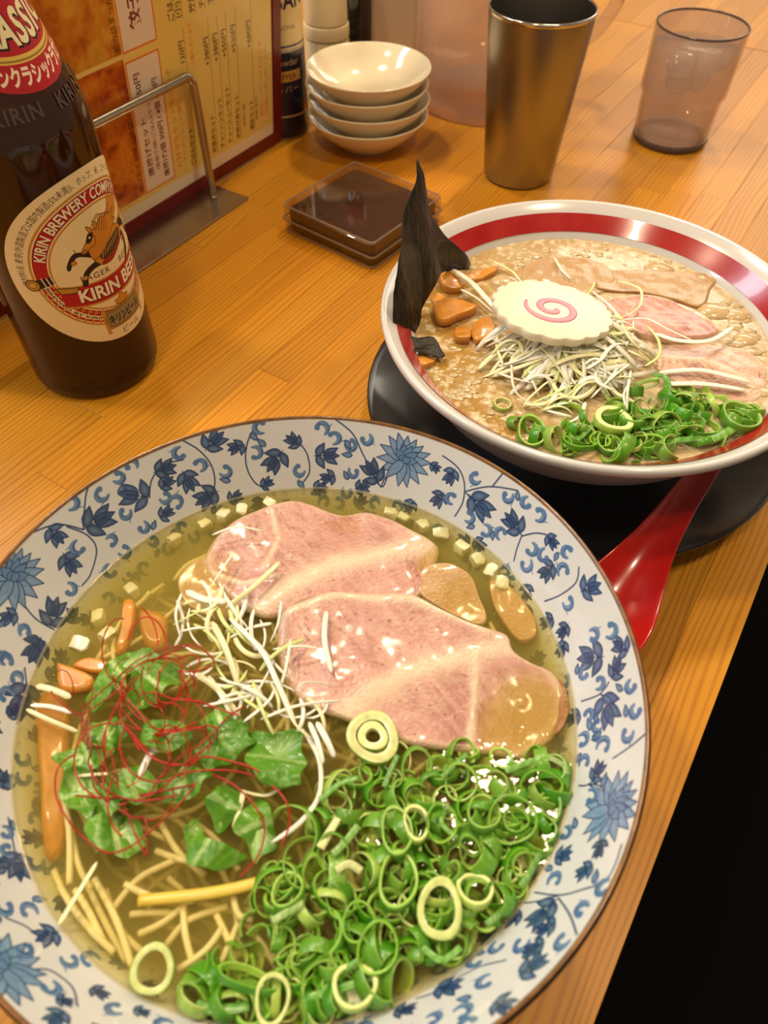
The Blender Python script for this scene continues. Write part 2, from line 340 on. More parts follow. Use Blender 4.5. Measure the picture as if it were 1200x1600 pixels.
# ------------------------------------------------------------------ counter and floor
TH = math.radians(58)                      # the counter runs this way; local x along it, local y towards the kitchen side
CA, CB = Vector((math.cos(TH), math.sin(TH), 0)), Vector((math.sin(TH), -math.cos(TH), 0))
def ab(a, b, z=0.0): return CA * a + CB * b + Vector((0, 0, z))
def wood_mat():
    m, nt, out = newmat('laminated_softwood'); b = N(nt, 'ShaderNodeBsdfPrincipled'); nt.links.new(b.outputs[0], out.inputs[0]); L = nt.links.new
    tc = N(nt, 'ShaderNodeTexCoord'); oi = N(nt, 'ShaderNodeObjectInfo')
    sc = N(nt, 'ShaderNodeVectorMath', operation='SCALE'); sc.inputs[0].default_value = (7.1, 3.3, 1.7); L(oi.outputs['Random'], sc.inputs['Scale'])
    ad = N(nt, 'ShaderNodeVectorMath', operation='ADD'); L(tc.outputs['Object'], ad.inputs[0]); L(sc.outputs[0], ad.inputs[1])
    mp = N(nt, 'ShaderNodeMapping'); mp.inputs['Scale'].default_value = (3, 26, 10); L(ad.outputs[0], mp.inputs['Vector'])
    n1 = N(nt, 'ShaderNodeTexNoise'); n1.inputs['Scale'].default_value = 1; n1.inputs['Detail'].default_value = 2; L(mp.outputs[0], n1.inputs['Vector'])
    sx = N(nt, 'ShaderNodeSeparateXYZ'); L(ad.outputs[0], sx.inputs[0])
    m1 = N(nt, 'ShaderNodeMath', operation='MULTIPLY_ADD'); L(n1.outputs[0], m1.inputs[0]); m1.inputs[1].default_value = .030; L(sx.outputs['Y'], m1.inputs[2])
    m2 = N(nt, 'ShaderNodeMath', operation='MULTIPLY'); L(m1.outputs[0], m2.inputs[0]); m2.inputs[1].default_value = 2 * PI / .0034
    m3_ = N(nt, 'ShaderNodeMath', operation='SINE'); L(m2.outputs[0], m3_.inputs[0])
    r1 = N(nt, 'ShaderNodeMapRange'); L(m3_.outputs[0], r1.inputs[0]); r1.inputs['From Min'].default_value = -.2; r1.inputs['From Max'].default_value = 1.0
    mp2 = N(nt, 'ShaderNodeMapping'); mp2.inputs['Scale'].default_value = (9, 500, 60); L(ad.outputs[0], mp2.inputs['Vector'])
    n2 = N(nt, 'ShaderNodeTexNoise'); n2.inputs['Scale'].default_value = 1; n2.inputs['Detail'].default_value = 3; L(mp2.outputs[0], n2.inputs['Vector'])
    mp3 = N(nt, 'ShaderNodeMapping'); mp3.inputs['Scale'].default_value = (3, 9, 5); L(ad.outputs[0], mp3.inputs['Vector'])
    n3 = N(nt, 'ShaderNodeTexNoise'); n3.inputs['Scale'].default_value = 1; n3.inputs['Detail'].default_value = 2; L(mp3.outputs[0], n3.inputs['Vector'])
    k = N(nt, 'ShaderNodeMath', operation='MULTIPLY'); L(r1.outputs[0], k.inputs[0]); L(n2.outputs[0], k.inputs[1])
    x = N(nt, 'ShaderNodeMix', data_type='RGBA'); L(k.outputs[0], x.inputs['Factor']); x.inputs['A'].default_value = srgb(208, 146, 32); x.inputs['B'].default_value = srgb(162, 96, 12)
    x2 = N(nt, 'ShaderNodeMix', data_type='RGBA', blend_type='MULTIPLY'); x2.inputs['Factor'].default_value = .55; L(x.outputs['Result'], x2.inputs['A'])
    r3 = N(nt, 'ShaderNodeValToRGB'); L(n3.outputs[0], r3.inputs[0]); r3.color_ramp.elements[0].position = .3; r3.color_ramp.elements[0].color = (.78, .62, .42, 1); r3.color_ramp.elements[1].position = .7; r3.color_ramp.elements[1].color = (1, 1, 1, 1)
    L(r3.outputs[0], x2.inputs['B'])
    hs = N(nt, 'ShaderNodeHueSaturation'); L(x2.outputs['Result'], hs.inputs['Color']); mr = N(nt, 'ShaderNodeMapRange'); L(oi.outputs['Random'], mr.inputs[0]); mr.inputs['To Min'].default_value = .84; mr.inputs['To Max'].default_value = 1.10; L(mr.outputs[0], hs.inputs['Value'])
    L(hs.outputs[0], b.inputs['Base Color']); b.inputs['Roughness'].default_value = .42; b.inputs['Specular IOR Level'].default_value = .35; b.inputs['Coat Weight'].default_value = .12; b.inputs['Coat Roughness'].default_value = .25
    bb = N(nt, 'ShaderNodeBump'); bb.inputs['Strength'].default_value = .25; bb.inputs['Distance'].default_value = .0003; L(k.outputs[0], bb.inputs['Height']); L(bb.outputs[0], b.inputs['Normal'])
    return m
WOOD = wood_mat()
def counter(label, a0, a1, seed):
    t = thing('wooden_counter', label, 'counter', (0, 0, 0), TH, 'laminated wood counters'); r = random.Random(seed); w = .0245; b = .0528; row = 0
    joints = {18: .3562, 15: .183, 14: .1306}
    while b > -.80:
        a = a0; cuts = []
        nxt = a0 + r.uniform(.12, .5)
        while nxt < a1 - .12: cuts.append(nxt); nxt += r.uniform(.38, .62)
        if row in joints and a0 < 0: cuts = [c for c in cuts if abs(c - joints[row]) > .2] + [joints[row]]
        for e in sorted(cuts) + [a1]:
            v, f = box(a + .00008, e - .00008, -b + .00006, -b + w - .00006, -.03, 0, .0003)
            obj('plank', mesh('plank', v, f, WOOD, smooth=False), t); a = e
        b -= w; row += 1
    return t
counter('orange-brown laminated wood counter carrying both ramen bowls and the beer bottle', -.30, .9962, 3)
counter('pale laminated wood counter beyond the cross seam behind the plastic glass', .9978, 2.0, 5)
FLOOR = principled('dark_floor', (.0016, .0012, .0010, 1), .8, spec=.1, noise=(6, .5, (.0007, .0005, .0005, 1)))
v, f = box(-2.5, 3.5, -2.0, 4.0, -.80, -.75); tag(obj('floor', mesh('floor', v, f, FLOOR, smooth=False)), None, None, kind='structure')

# ------------------------------------------------------------------ ceramics
def lathe_uv(prof, vs, n):                  # like lathe, with a uv seam
    v, f, uv = [], [], []
    for (r, z), vv in zip(prof, vs):
        for i in range(n + 1):
            a = 2 * PI * i / n - PI / 2; v.append((r * math.cos(a), r * math.sin(a), z)); uv.append((i / n, vv))
    for k in range(len(prof) - 1):
        for i in range(n): a = k * (n + 1) + i; f.append((a, a + 1, a + n + 2, a + n + 1))
    return v, f, uv
LACQ = principled('black_lacquer', srgb(14, 14, 17), .16, spec=.6, coat=.6, coat_r=.08)
def round_tray(label, x, y):
    prof = [(0, .0), (.070, .0), (.074, .0005), (.098, .0045), (.1185, .0195), (.1200, .0212), (.1201, .0218), (.1195, .0222), (.1185, .0219), (.1165, .0205), (.098, .0085), (.088, .0045), (.07, .0036), (0, .0036)]
    o = obj('round_tray', mesh('round_tray', *lathe(prof, 128), LACQ, sharp=50), None, (x, y, 0)); return tag(o, label, 'tray', 'round black trays under the bowls')
BX, BY, BZ = -.0303, .1166, .0590          # blue bowl axis, soup level
WX, WY, WZ = .1104, .3237, .0650           # white bowl axis, soup level
round_tray('black lacquered round tray under the blue and white patterned bowl', BX, BY)
round_tray('black lacquered round tray under the white bowl with the red band', WX - .001, WY + .0015)

# -- painted vine pattern of the near bowl (mm along the rim, mm down the slope)
RIM, SOUP = (.1172, .0872), (.1014, .0590)
def bowl_uv(px, py):
    lo, hi = .030, .0895
    for _ in range(40):
        z = (lo + hi) / 2; p = on(px, py, z); r = SOUP[0] + (z - SOUP[1]) * (RIM[0] - SOUP[0]) / (RIM[1] - SOUP[1])
        if math.hypot(p.x - BX, p.y - BY) < r: lo, hi = lo, z      # still inside: go further down
        else: lo = z
    th = (math.atan2(p.y - BY, p.x - BX) + PI / 2) % (2 * PI); sl = math.hypot(RIM[0] - SOUP[0], RIM[1] - SOUP[1])
    return th * 110, 60 - (RIM[1] - z) / (RIM[1] - SOUP[1]) * sl * 1000
Z1 = lambda x, y: bowl_uv(x / 2.182, 640 + y / 2.182)
Z2 = lambda x, y: bowl_uv(450 + x / 2.069, 640 + y / 2.069)
ZR = lambda x, y: bowl_uv(900 + x / 4.708, 960 + y / 4.706)
Z5 = lambda x, y: bowl_uv(800 + x / 2.285, 900 + y / 2.286)
Z4 = lambda x, y: bowl_uv(400 + x / 2, 1050 + y / 2)
Z3 = lambda x, y: bowl_uv(x / 2.308, 1000 + y / 2.308)
INK, MID, PALE = (24, 46, 88), (70, 106, 156), (128, 158, 196)
def petal(c, x, y, ang, l, w, fill, edge, ew=.45, wash=.35):
    ts = np.linspace(0, 1, 13); pr = np.sin(PI * ts ** .75) * w / 2; ca, sa = math.cos(ang), math.sin(ang)
    P = [(t * l, q) for t, q in zip(ts, pr)] + [(t * l, -q) for t, q in zip(ts[::-1], pr[::-1])][1:-1]
    c.blob([(x + a * ca - b * sa, y + a * sa + b * ca) for a, b in P], fill, edge, ew, wash)
def leaf_motif(c, a, b, rnd):
    ang = math.atan2(b[1] - a[1], b[0] - a[0]); l = max(5.0, math.hypot(b[0] - a[0], b[1] - a[1]) * 1.0); col = tuple(int(q) for q in np.array(INK) * (.4 + .3 * rnd.random()) + np.array(MID) * .45)
    for da, k, off in ((1.0, .62, .10), (-1.0, .62, .10), (.55, .66, .38), (-.55, .66, .38), (0, .66, .36)):
        x, y = a[0] + math.cos(ang) * l * off, a[1] + math.sin(ang) * l * off; petal(c, x, y, ang + da * rnd.uniform(.85, 1.1), l * k, l * .31, col, INK, .42, .35)
    c.stroke([a, (a[0] + math.cos(ang) * l * .85, a[1] + math.sin(ang) * l * .85)], .4, INK)
def scroll_motif(c, p, rnd, s=None, ang=None):
    s = s or rnd.uniform(8.2, 10.8); ang = rnd.uniform(0, 2 * PI) if ang is None else ang; h = rnd.choice((-1, 1)); P = []
    for t in np.linspace(0, 1, 12):
        r = s * .30 * (1 - .35 * t); a = ang + h * t * 3.9; P.append((p[0] + r * math.cos(a) - (1 - t) * s * .1 * math.cos(ang), p[1] + r * math.sin(a)))
    tail = (P[0][0] - math.cos(ang - h * 1.2) * s * .55, P[0][1] - math.sin(ang - h * 1.2) * s * .55)
    Q = [tail] + P; c.stroke(Q, [.3, 1.5, 2.4, 2.4, 2.1, 1.7, 2.4], MID, .92, 3); c.stroke([(x - .3, y - .25) for x, y in Q[2:9]], [.2, .6, .7, .2], INK, .55, 3); c.stroke([(x + .25, y + .2) for x, y in Q[1:9]], [.4, 1.1, 1.0, .4], PALE, .55, 3)
    if rnd.random() < .6: petal(c, tail[0], tail[1], ang + rnd.uniform(-.8, .8), s * .5, s * .26, MID, INK, .3)
def flower_motif(c, p, ang, s):
    for da in (-2.5, -2.0, -1.5, -1.05, -.7, -.35, 0, .35, .7, 1.05, 1.5, 2.0, 2.5, 2.85, -2.85): petal(c, p[0], p[1], ang + da, s * (1.0 if abs(da) > .5 else .9), s * .36, (112, 146, 184), INK, .36, .2)
    for da, k in ((-.5, .6), (0, .62), (.5, .6), (1.1, .5), (-1.1, .5)): petal(c, p[0], p[1], ang + da, s * k, s * .3, (92, 128, 172), INK, .3, .1)
    for a in (-.9, .9): q = (p[0] + math.cos(ang + a) * s * .08, p[1] + math.sin(ang + a) * s * .08); c.ellipse(q[0], q[1], s * .15, s * .12, fill=(88, 124, 168), edge=INK, ew=.3)
def bowl_pattern():
    c = Canvas(691.15, 60, 8.2, (212, 215, 217)); R = random.Random(4); used = []
    vines = [[Z1(*q) for q in l] for l in (
        [(285, 410), (288, 350), (300, 270), (340, 220)], [(510, 300), (518, 240), (560, 190), (625, 172)], [(600, 95), (680, 140), (725, 200), (730, 270), (690, 320)],
        [(890, 30), (845, 110), (840, 190), (870, 250), (915, 272)], [(285, 410), (200, 392), (110, 420)],
        [(230, 400), (300, 430), (330, 480), (310, 560), (280, 600)], [(55, 600), (80, 660), (125, 715), (185, 750)])]
    vines += [[Z2(*q) for q in l] for l in ([(20, 90), (60, 140), (70, 200), (50, 235)], [(150, 30), (210, 80), (245, 150), (300, 250), (330, 200), (360, 180)], [(300, 250), (320, 215), (350, 205)],
        [(500, 150), (550, 190), (570, 240), (565, 300), (540, 345)], [(575, 265), (650, 250), (740, 262)], [(575, 270), (610, 310)], [(700, 200), (660, 250)], [(755, 410), (800, 400), (835, 405)],
        [(755, 410), (740, 450), (730, 490)], [(940, 510), (930, 560), (880, 600), (830, 620)], [(755, 410), (745, 380), (730, 365)])]
    vines += [[ZR(*q) for q in l] for l in ([(40, 640), (170, 590), (240, 500)], [(180, 590), (240, 610), (280, 660)], [(270, 1060), (400, 970), (520, 870)], [(20, 1260), (90, 1250), (200, 1150)], [(90, 1250), (170, 1260), (250, 1330)], [(90, 1250), (160, 1300), (180, 1370)])]
    vines += [[Z5(*q) for q in l] for l in ([(390, 960), (340, 1080), (250, 1120), (165, 1140), (80, 1130)], [(165, 1150), (205, 1210), (230, 1280)], [(165, 1150), (110, 1190)])]
    vines += [[Z4(*q) for q in l] for l in ([(780, 900), (700, 920), (640, 950)], [(940, 700), (860, 720), (800, 720)], [(640, 950), (560, 1000), (500, 1020)])]
    vines += [[Z3(*q) for q in l] for l in ([(90, 100), (100, 190), (95, 260), (60, 300)], [(100, 1190), (180, 1190), (260, 1250), (280, 1320)], [(20, 1000), (90, 1030), (130, 1060)], [(30, 640), (50, 740), (60, 830)])]
    for l in vines: c.stroke(l, .62, (34, 58, 100)); used += l
    fl = [(Z1(45, 575), Z1(85, 450)), (Z2(375, 165), Z2(440, 60)), (Z5(350, 830), Z5(450, 760)), (Z3(10, 1180), Z3(-60, 1120))]
    for p, q in fl: flower_motif(c, p, math.atan2(q[1] - p[1], q[0] - p[0]), 12.5); used += [(p[0] + a, p[1] + b) for a in (-9, -4, 0, 4, 9) for b in (-9, -4, 0, 4, 9)]
    lv = [(Z1(a, b), Z1(d, e)) for a, b, d, e in ((285, 410, 390, 350), (512, 300, 405, 288), (525, 215, 600, 190), (622, 210, 662, 278), (700, 140, 762, 78), (835, 120, 778, 140), (165, 402, 218, 456), (215, 490, 262, 558), (172, 745, 198, 640), (62, 695, 2, 720), (155, 790, 100, 862), (965, 140, 912, 212), (745, 278, 668, 325), (890, 265, 930, 240))]
    lv += [(Z2(a, b), Z2(d, e)) for a, b, d, e in ((85, 150, 165, 150), (40, 120, -5, 85), (295, 240, 252, 165), (540, 192, 512, 240), (585, 275, 655, 350), (503, 268, 470, 312), (755, 405, 702, 335), (835, 405, 868, 448), (862, 500, 815, 545), (945, 590, 1010, 562), (460, 175, 490, 200))]
    lv += [(ZR(a, b), ZR(d, e)) for a, b, d, e in ((205, 312, 10, 330), (258, 480, 330, 320), (385, 275, 270, 200), (185, 590, 268, 820), (110, 1232, 200, 1080))]
    lv += [(Z5(a, b), Z5(d, e)) for a, b, d, e in ((150, 1010, 215, 985), (290, 1030, 225, 1075), (160, 1155, 50, 1255), (20, 1430, 125, 1350), (320, 940, 300, 1010))] + [(Z4(a, b), Z4(d, e)) for a, b, d, e in ((560, 985, 640, 985), (430, 1060, 500, 1050), (740, 1030, 800, 1050))]
    lv += [(Z3(a, b), Z3(d, e)) for a, b, d, e in ((150, -10, 105, 80), (95, 150, 75, 290), (10, 540, 25, 470), (60, 760, 75, 870), (210, 1050, 130, 1085), (330, 1250, 390, 1290), (200, 1290, 265, 1310), (480, 1330, 540, 1350), (30, 280, 70, 240))]
    for a, b in lv: leaf_motif(c, a, b, R); used += [a, b, ((a[0] + b[0]) / 2, (a[1] + b[1]) / 2)]
    sc = [Z1(*q) for q in ((615, 150), (680, 190), (765, 210), (560, 300), (600, 320), (350, 285), (240, 320), (270, 470), (430, 350), (490, 400), (380, 450), (240, 612), (85, 760), (25, 860), (450, 190), (400, 232), (890, 60), (870, 150))]
    sc += [Z2(*q) for q in ((110, 62), (200, 112), (40, 195), (210, 202), (610, 222), (712, 282), (530, 288), (770, 302), (812, 340), (690, 402), (785, 452), (770, 502), (905, 462), (890, 522), (905, 622))]
    sc += [ZR(*q) for q in ((255, 120), (120, 150), (60, 430), (170, 510), (405, 520), (440, 700), (375, 880), (160, 820), (200, 970), (60, 1090), (110, 1330), (45, 920), (85, 750))]
    sc += [Z5(*q) for q in ((150, 1090), (250, 1190), (180, 1300), (330, 1110), (35, 1310))] + [Z4(*q) for q in ((720, 965), (690, 900), (640, 1065))]
    sc += [Z3(*q) for q in ((20, 70), (60, 140), (25, 200), (30, 760), (20, 690), (105, 980), (90, 1110), (250, 1150), (20, 960), (180, 1250), (420, 1330))]
    for p in sc: scroll_motif(c, p, R); used.append(p)
    U = np.array(used)
    for _ in range(900):                    # the stretches nobody sees from the counter side get the same vine
        p = (R.uniform(4, 687), R.uniform(16, 56)); d = np.abs(U - np.array(p)); d[:, 0] = np.minimum(d[:, 0], 691 - d[:, 0])
        if np.hypot(d[:, 0], d[:, 1]).min() < 6.2: continue
        if R.random() < .45:
            a = R.uniform(0, 2 * PI); leaf_motif(c, (p[0] - 3.5 * math.cos(a), p[1] - 3.5 * math.sin(a)), (p[0] + 4 * math.cos(a), p[1] + 4 * math.sin(a)), R)
        else: scroll_motif(c, p, R)
        U = np.vstack([U, [p]])
    c.a[(60 - 1) * 8:] = c.a[(60 - 1) * 8:]
    return c.image('vine_pattern')
PAT = principled('blue_and_white_porcelain', rough=.12, spec=.5, coat=.5, coat_r=.03, img=bowl_pattern())
PORC = principled('white_porcelain', srgb(208, 208, 206), .14, spec=.5, coat=.4, coat_r=.03)
IRON = principled('iron_brown_rim_glaze', srgb(138, 92, 40), .2, spec=.6, coat=.5, noise=(160, .6, srgb(60, 38, 20)))
bowl = thing('ramen_bowl', 'large blue and white bowl with painted vines in the foreground', 'bowl', (BX, BY, 0))
pin = [RIM, (.1146, .0825), (.1120, .0779), (.1095, .0734), (.107, .0690), (.1042, .0640), SOUP, (.0955, .0505), (.086, .0415), (.070, .0330), (.050, .0275), (.03, .0250), (.0005, .0242)]
sl = [0]
for a, b in zip(pin, pin[1:]): sl.append(sl[-1] + math.hypot(a[0] - b[0], a[1] - b[1]) * 1000)
v, f, uv = lathe_uv(pin, [max(0, 1 - s / 60) for s in sl], 192); f = [q[::-1] for q in f]
pout = [(.0005, .0085), (.036, .0085), (.0375, .0040), (.0425, .0040), (.045, .0105), (.066, .0205), (.086, .0350), (.1015, .0535), (.1110, .0710), (.1168, .0852)]
v2, f2, uv2 = lathe_uv(pout, [0.02] * len(pout), 192); b = len(v)
obj('bowl_body', mesh('bowl_body', v + v2, f + [tuple(i + b for i in q[::-1]) for q in f2], [PAT, PORC], [0] * len(f) + [1] * len(f2), uv=uv + uv2), bowl)
lip = [(.1169, .0862), (.1171, .0872), (.1174, .0879), (.1178, .0882), (.1182, .0880), (.1190, .0868), (.1193, .0848), (.1190, .0832), (.1165, .0840)]
v, f = lathe(lip, 192); DARKG = principled('dark_outer_glaze', srgb(30, 20, 14), .18, spec=.6, coat=.5)
obj('rim_edge', mesh('rim_edge', v, f, [IRON, DARKG], [0 if k < 192 * 4 else 1 for k in range(len(f))]), bowl)['label'] = 'brown glazed rim edge'

WPORC = principled('warm_white_glaze', srgb(208, 206, 204), .16, spec=.5, coat=.4, coat_r=.04)
REDB = principled('red_underglaze', srgb(160, 28, 30), .18, spec=.5, coat=.4, coat_r=.04, noise=(60, .25, srgb(196, 70, 66)))
wb = thing('ramen_bowl', 'white bowl with a red band inside the rim, farther from camera', 'bowl', (WX, WY, 0))
wp = [(.0, .0085), (.040, .0085), (.0415, .0040), (.0465, .0040), (.049, .0100), (.070, .0240), (.090, .0450), (.1055, .0690), (.1080, .0735), (.1112, .0745), (.1130, .0765), (.1136, .0790), (.1131, .0806), (.1118, .0811), (.1102, .0803), (.1052, .0760), (.0972, .0682), (.0950, .0650), (.080, .0460), (.060, .0300), (.030, .0220), (0, .0205)]
n = 160; v, f = lathe(wp, n)
cv = [Vector(p) for p in v]; mi = []
for q in f:
    zc = sum(cv[i].z for i in q) / len(q); rc = sum(math.hypot(cv[i].x, cv[i].y) for i in q) / len(q); mi.append(1 if (.0683 < zc < .0759 and rc < .106 and len(q) == 4 and any(abs(cv[i].z - .0760) < 1e-6 for i in q) and any(abs(cv[i].z - .0682) < 1e-6 for i in q)) else 0)
obj('bowl_body', mesh('bowl_body', v, f, [WPORC, WPORC], sharp=60), wb)
bv = []; bf = []
for r, z in ((.1053, .07625), (.1040, .07495), (.1008, .07185), (.0973, .06845)):   # the painted band lies a hair above the glaze
    bv += [((r - .00012) * math.cos(2 * PI * i / n), (r - .00012) * math.sin(2 * PI * i / n), z + .00014) for i in range(n)]
for k in range(3):
    for i in range(n): j = (i + 1) % n; bf.append((k * n + i, k * n + n + i, k * n + n + j, k * n + j))
obj('painted_band', mesh('painted_band', bv, [q[::-1] for q in bf], REDB), wb)['label'] = 'red band painted inside the rim'
CEIL = principled('ceiling_paint', srgb(190, 170, 140), .8)
v, f = box(-2.5, 3.5, -2.0, 4.0, 1.75, 1.80); tag(obj('ceiling', mesh('ceiling', v, f, CEIL, smooth=False)), None, None, kind='structure')

# ------------------------------------------------------------------ beer bottle
QX, QY, QR = -.1866, .3738, .0388
BROWN = clear('brown_bottle_glass', (.42, .20, .06, 1), 1.5, .07, haze=.22, haze_col=(.20, .075, .022, 1))
bt = thing('beer_bottle', 'tall brown glass beer bottle with cream oval paper label', 'bottle', (QX, QY, 0))
bprof = [(0, .006), (.026, .004), (.031, .0), (.0335, .0), (.0368, .0022), (.0385, .006), (QR, .011), (QR, .148), (.0385, .153), (.0377, .159), (.0362, .165), (.0344, .171), (.0322, .178), (.0298, .186), (.0270, .195), (.0240, .205), (.0212, .216), (.0188, .228), (.0170, .241), (.0158, .255), (.0150, .270), (.0150, .281), (.0162, .283), (.0162, .288), (.0140, .289), (.0120, .288)]
def bottle_r(z):
    return float(np.interp(z, [p[1] for p in bprof[6:22]], [p[0] for p in bprof[6:22]]))
obj('bottle_glass', mesh('bottle_glass', *lathe(bprof, 96), BROWN), bt)
BEER = clear('beer_left_in_bottle', (.55, .26, .07, 1), 1.2, .3, haze=.6, haze_col=(.13, .045, .014, 1))
obj('beer', mesh('beer', *lathe([(0, .0075), (.034, .009), (.0372, .014), (.0372, .148), (.035, .162), (.0, .163)], 64), BEER), bt)['label'] = 'dark beer inside the glass'
def on_bottle(x, z, off=0.0):               # x: arc length at the body radius, measured round from theta = 0
    th = x / QR; r = bottle_r(z) + off; return (r * math.cos(th), r * math.sin(th), z)
CREAM, KRED, GOLD, BLK = (236, 216, 166), (176, 24, 34), (190, 138, 52), (38, 26, 22)
def beer_label():
    c = Canvas(112, 100, 9, CREAM); e = lambda x, y: (56 + x, 50 + y)
    ell = lambda a, b, t: (56 + a * math.cos(t), 50.8 + b * math.sin(t))
    c.ellipse(56, 50.8, 43.2, 39.2, fill=GOLD); c.ellipse(56, 50.8, 42.0, 38.0, fill=CREAM); c.ellipse(56, 50.8, 41.3, 37.3, fill=KRED)
    c.ellipse(56, 50.8, 34.3, 30.3, fill=CREAM); c.ellipse(56, 50.8, 33.6, 29.6, fill=GOLD); c.ellipse(56, 50.8, 32.6, 28.6, fill=CREAM)
    # lower striped apron with the gold castellations
    for k in range(27):
        t = PI * 1.06 + k * (PI * .88 / 26)
        for s, w, cl in ((40.0, 1.2, GOLD), (35.6, .9, GOLD)):
            p = ell(s, s * .91, t); c.stroke([ell(s - 1.4, (s - 1.4) * .91, t - .012), ell(s + 1.4, (s + 1.4) * .91, t - .012)], w, cl); c.stroke([ell(s - .6, (s - .6) * .91, t - .03), ell(s - .6, (s - .6) * .91, t + .03)], .8, cl)
    band = [ell(38.2, 34.8, t) for t in np.linspace(PI * 1.03, PI * 1.97, 40)]; c.stroke(band, 2.6, CREAM, per=2)
    def along(a, b, t0, t1, st, h, col, bold=0, sx=1.0, flip=False, spacing=1.0):
        def warp(T):
            x0, x1 = T[..., 0].min(), T[..., 0].max(); u = (T[..., 0] - x0) / (x1 - x0); t = t0 + (t1 - t0) * u
            y = (T[..., 1] - .36 * h) * (-1 if flip else 1); return np.stack([56 + (a + y) * np.cos(t), 50.8 + (b + y) * np.sin(t)], -1)
        c.text(st, 0, 0, h, col, bold=bold, sx=sx, warp=warp, spacing=spacing)
    along(38.3, 34.8, PI * 1.06, PI * 1.94, 'BREWED BY KIRIN BREWERY COMPANY LIMITED', 2.0, BLK, .02, flip=True)
    along(37.9, 33.9, PI * .915, PI * .225, 'KIRIN BREWERY COMPANY', 8.0, (70, 10, 14), .055); along(37.7, 34.1, PI * .915, PI * .225, 'KIRIN BREWERY COMPANY', 7.6, (240, 228, 196), .03)
    along(47.5, 43.0, PI * 1.035, PI * .24, '原材料名 麦芽(外国製造又は国内製造(5%未満))、ホップ、米、コーンスターチ', 4.4, (70, 52, 38))
    # sweeping KIRIN BEER banner
    arc = lambda x, y: (56 + x, 50 + y + 3.0 * (x / 30) ** 2)
    bx = np.linspace(-32, 32, 31)
    c.blob([arc(x, -9.2 - .0 * x) for x in bx] + [arc(x, -22.6) for x in bx[::-1]], GOLD); c.blob([arc(x, -10.0) for x in bx] + [arc(x, -21.6) for x in bx[::-1]], KRED)
    wp = lambda T: np.stack([56 + 1.5 + T[..., 0], 50 - 19.6 + T[..., 1] + 3.0 * (T[..., 0] / 30) ** 2], -1)
    c.text('KIRIN BEER', 0, 0, 10.4, (60, 8, 12), bold=.06, sx=.98, warp=lambda T: wp(T) + np.array([.35, -.3])); c.text('KIRIN BEER', 0, 0, 10.4, (244, 232, 200), bold=.035, sx=.98, warp=wp)
    w2 = lambda T: np.stack([56 + T[..., 0], 50 - 7.4 + T[..., 1] + 2.4 * (T[..., 0] / 26) ** 2], -1)
    c.text('LAGER', 0, 0, 4.6, BLK, sx=1.15, spacing=1.2, warp=lambda T: w2(T - np.array([11, 0]))); c.text('BEER', 0, 0, 4.6, BLK, sx=1.15, spacing=1.2, warp=lambda T: w2(T + np.array([13, 0])))
    # scroll ends of the banner
    for s in (-1, 1):
        c.blob([e(s * 45, -1.2), e(s * 34, .8), e(s * 32.2, -3.2), e(s * 43.5, -6.6)], BLK)
        for q in (33.8, 36.2, 38.8): c.stroke([e(s * q, .2), e(s * (q - 1.0), -4.4)], .7, (236, 222, 190))
        c.ellipse(56 + s * 44.4, 46.2, 3.7, 3.3, fill=GOLD, edge=BLK, ew=.5); c.ellipse(56 + s * 44.4, 46.2, 2.0, 1.7, fill=(214, 170, 84), edge=(120, 80, 30), ew=.4)
        c.blob([e(s * 33.5, -6.5), e(s * 22, -8.6), e(s * 24, -11.4), e(s * 32, -10.2)], GOLD, BLK, .4)
    # the horse-dragon emblem, galloping to the left
    OR, DK = (206, 134, 44), (44, 32, 30)
    def part(P, fill=OR, edge=(96, 54, 18), ew=.35): c.blob([(q.x, q.y) for q in catmull([(56 + x, 50 + y, 0) for x, y in P], 5, True)], fill, edge, ew)
    for P in ([(9, 8), (13, 15), (20, 19), (24, 26), (19, 25), (21, 30), (15, 26), (14, 31), (10, 24), (6, 16)], [(15, 12), (22, 14), (27, 20), (29, 14), (24, 8), (17, 7)]): part(P)
    for P in ([(-7, 7), (-13, 9), (-19, 10.2), (-23.2, 6.2), (-24.6, 2.8), (-23.3, 2.2), (-21.4, 4.8), (-18, 8.0), (-13, 6.4), (-8, 3.6)], [(-6, 2), (-12, 1), (-17, -2), (-19.6, -8), (-18.4, -9.4), (-16.8, -8.4), (-15.2, -4), (-11, -1.6), (-6, -1)], [(13, 6), (17, 1), (15.4, -5), (12.4, -9), (13.8, -9.6), (18, -5.4), (20, 1), (17, 7)], [(16, 9), (23, 6), (26, 0), (30, -2), (30.4, -.6), (27.6, 1.8), (25, 8), (19, 12)]): part(P, DK, (30, 20, 18))
    part([(-9, 2), (-10.6, 7), (-8, 11), (-1, 11.4), (8, 13), (15, 11.5), (18, 7), (14, 3), (8, .6), (2, -2.4), (-5, -2)])
    part([(4, 1.2), (10, 3.2), (15, 6.2), (14, 9.6), (7, 8.6), (0, 6.2), (-5, 3.6), (-4, .8)], (70, 56, 44))
    for k in range(9): c.stroke([e(-4 + k * 2.1, 1.6 + k * .62), e(-2.6 + k * 2.0, 4.8 + k * .5)], .5, (206, 160, 80))
    part([(-5, -2), (2, -2.5), (9, .6), (14, 3), (12, 4), (5, 1.2), (-3, .2)], (160, 40, 34))
    part([(-9, 3), (-10.8, 8), (-8.6, 12), (-9.4, 16), (-6, 18.5), (-2, 18.6), (2, 22), (6, 21), (11, 24.5), (10.4, 20), (16, 20.5), (11, 16.6), (15, 15), (8, 12), (4, 9), (-2, 5)]); 
    for k in range(7): c.stroke([e(-6 + k * 1.6, 19 - k * .9), e(-2 + k * 1.6, 23 - k * .2), e(1 + k * 1.5, 24.5 - k * .8)], .45, (120, 66, 20))
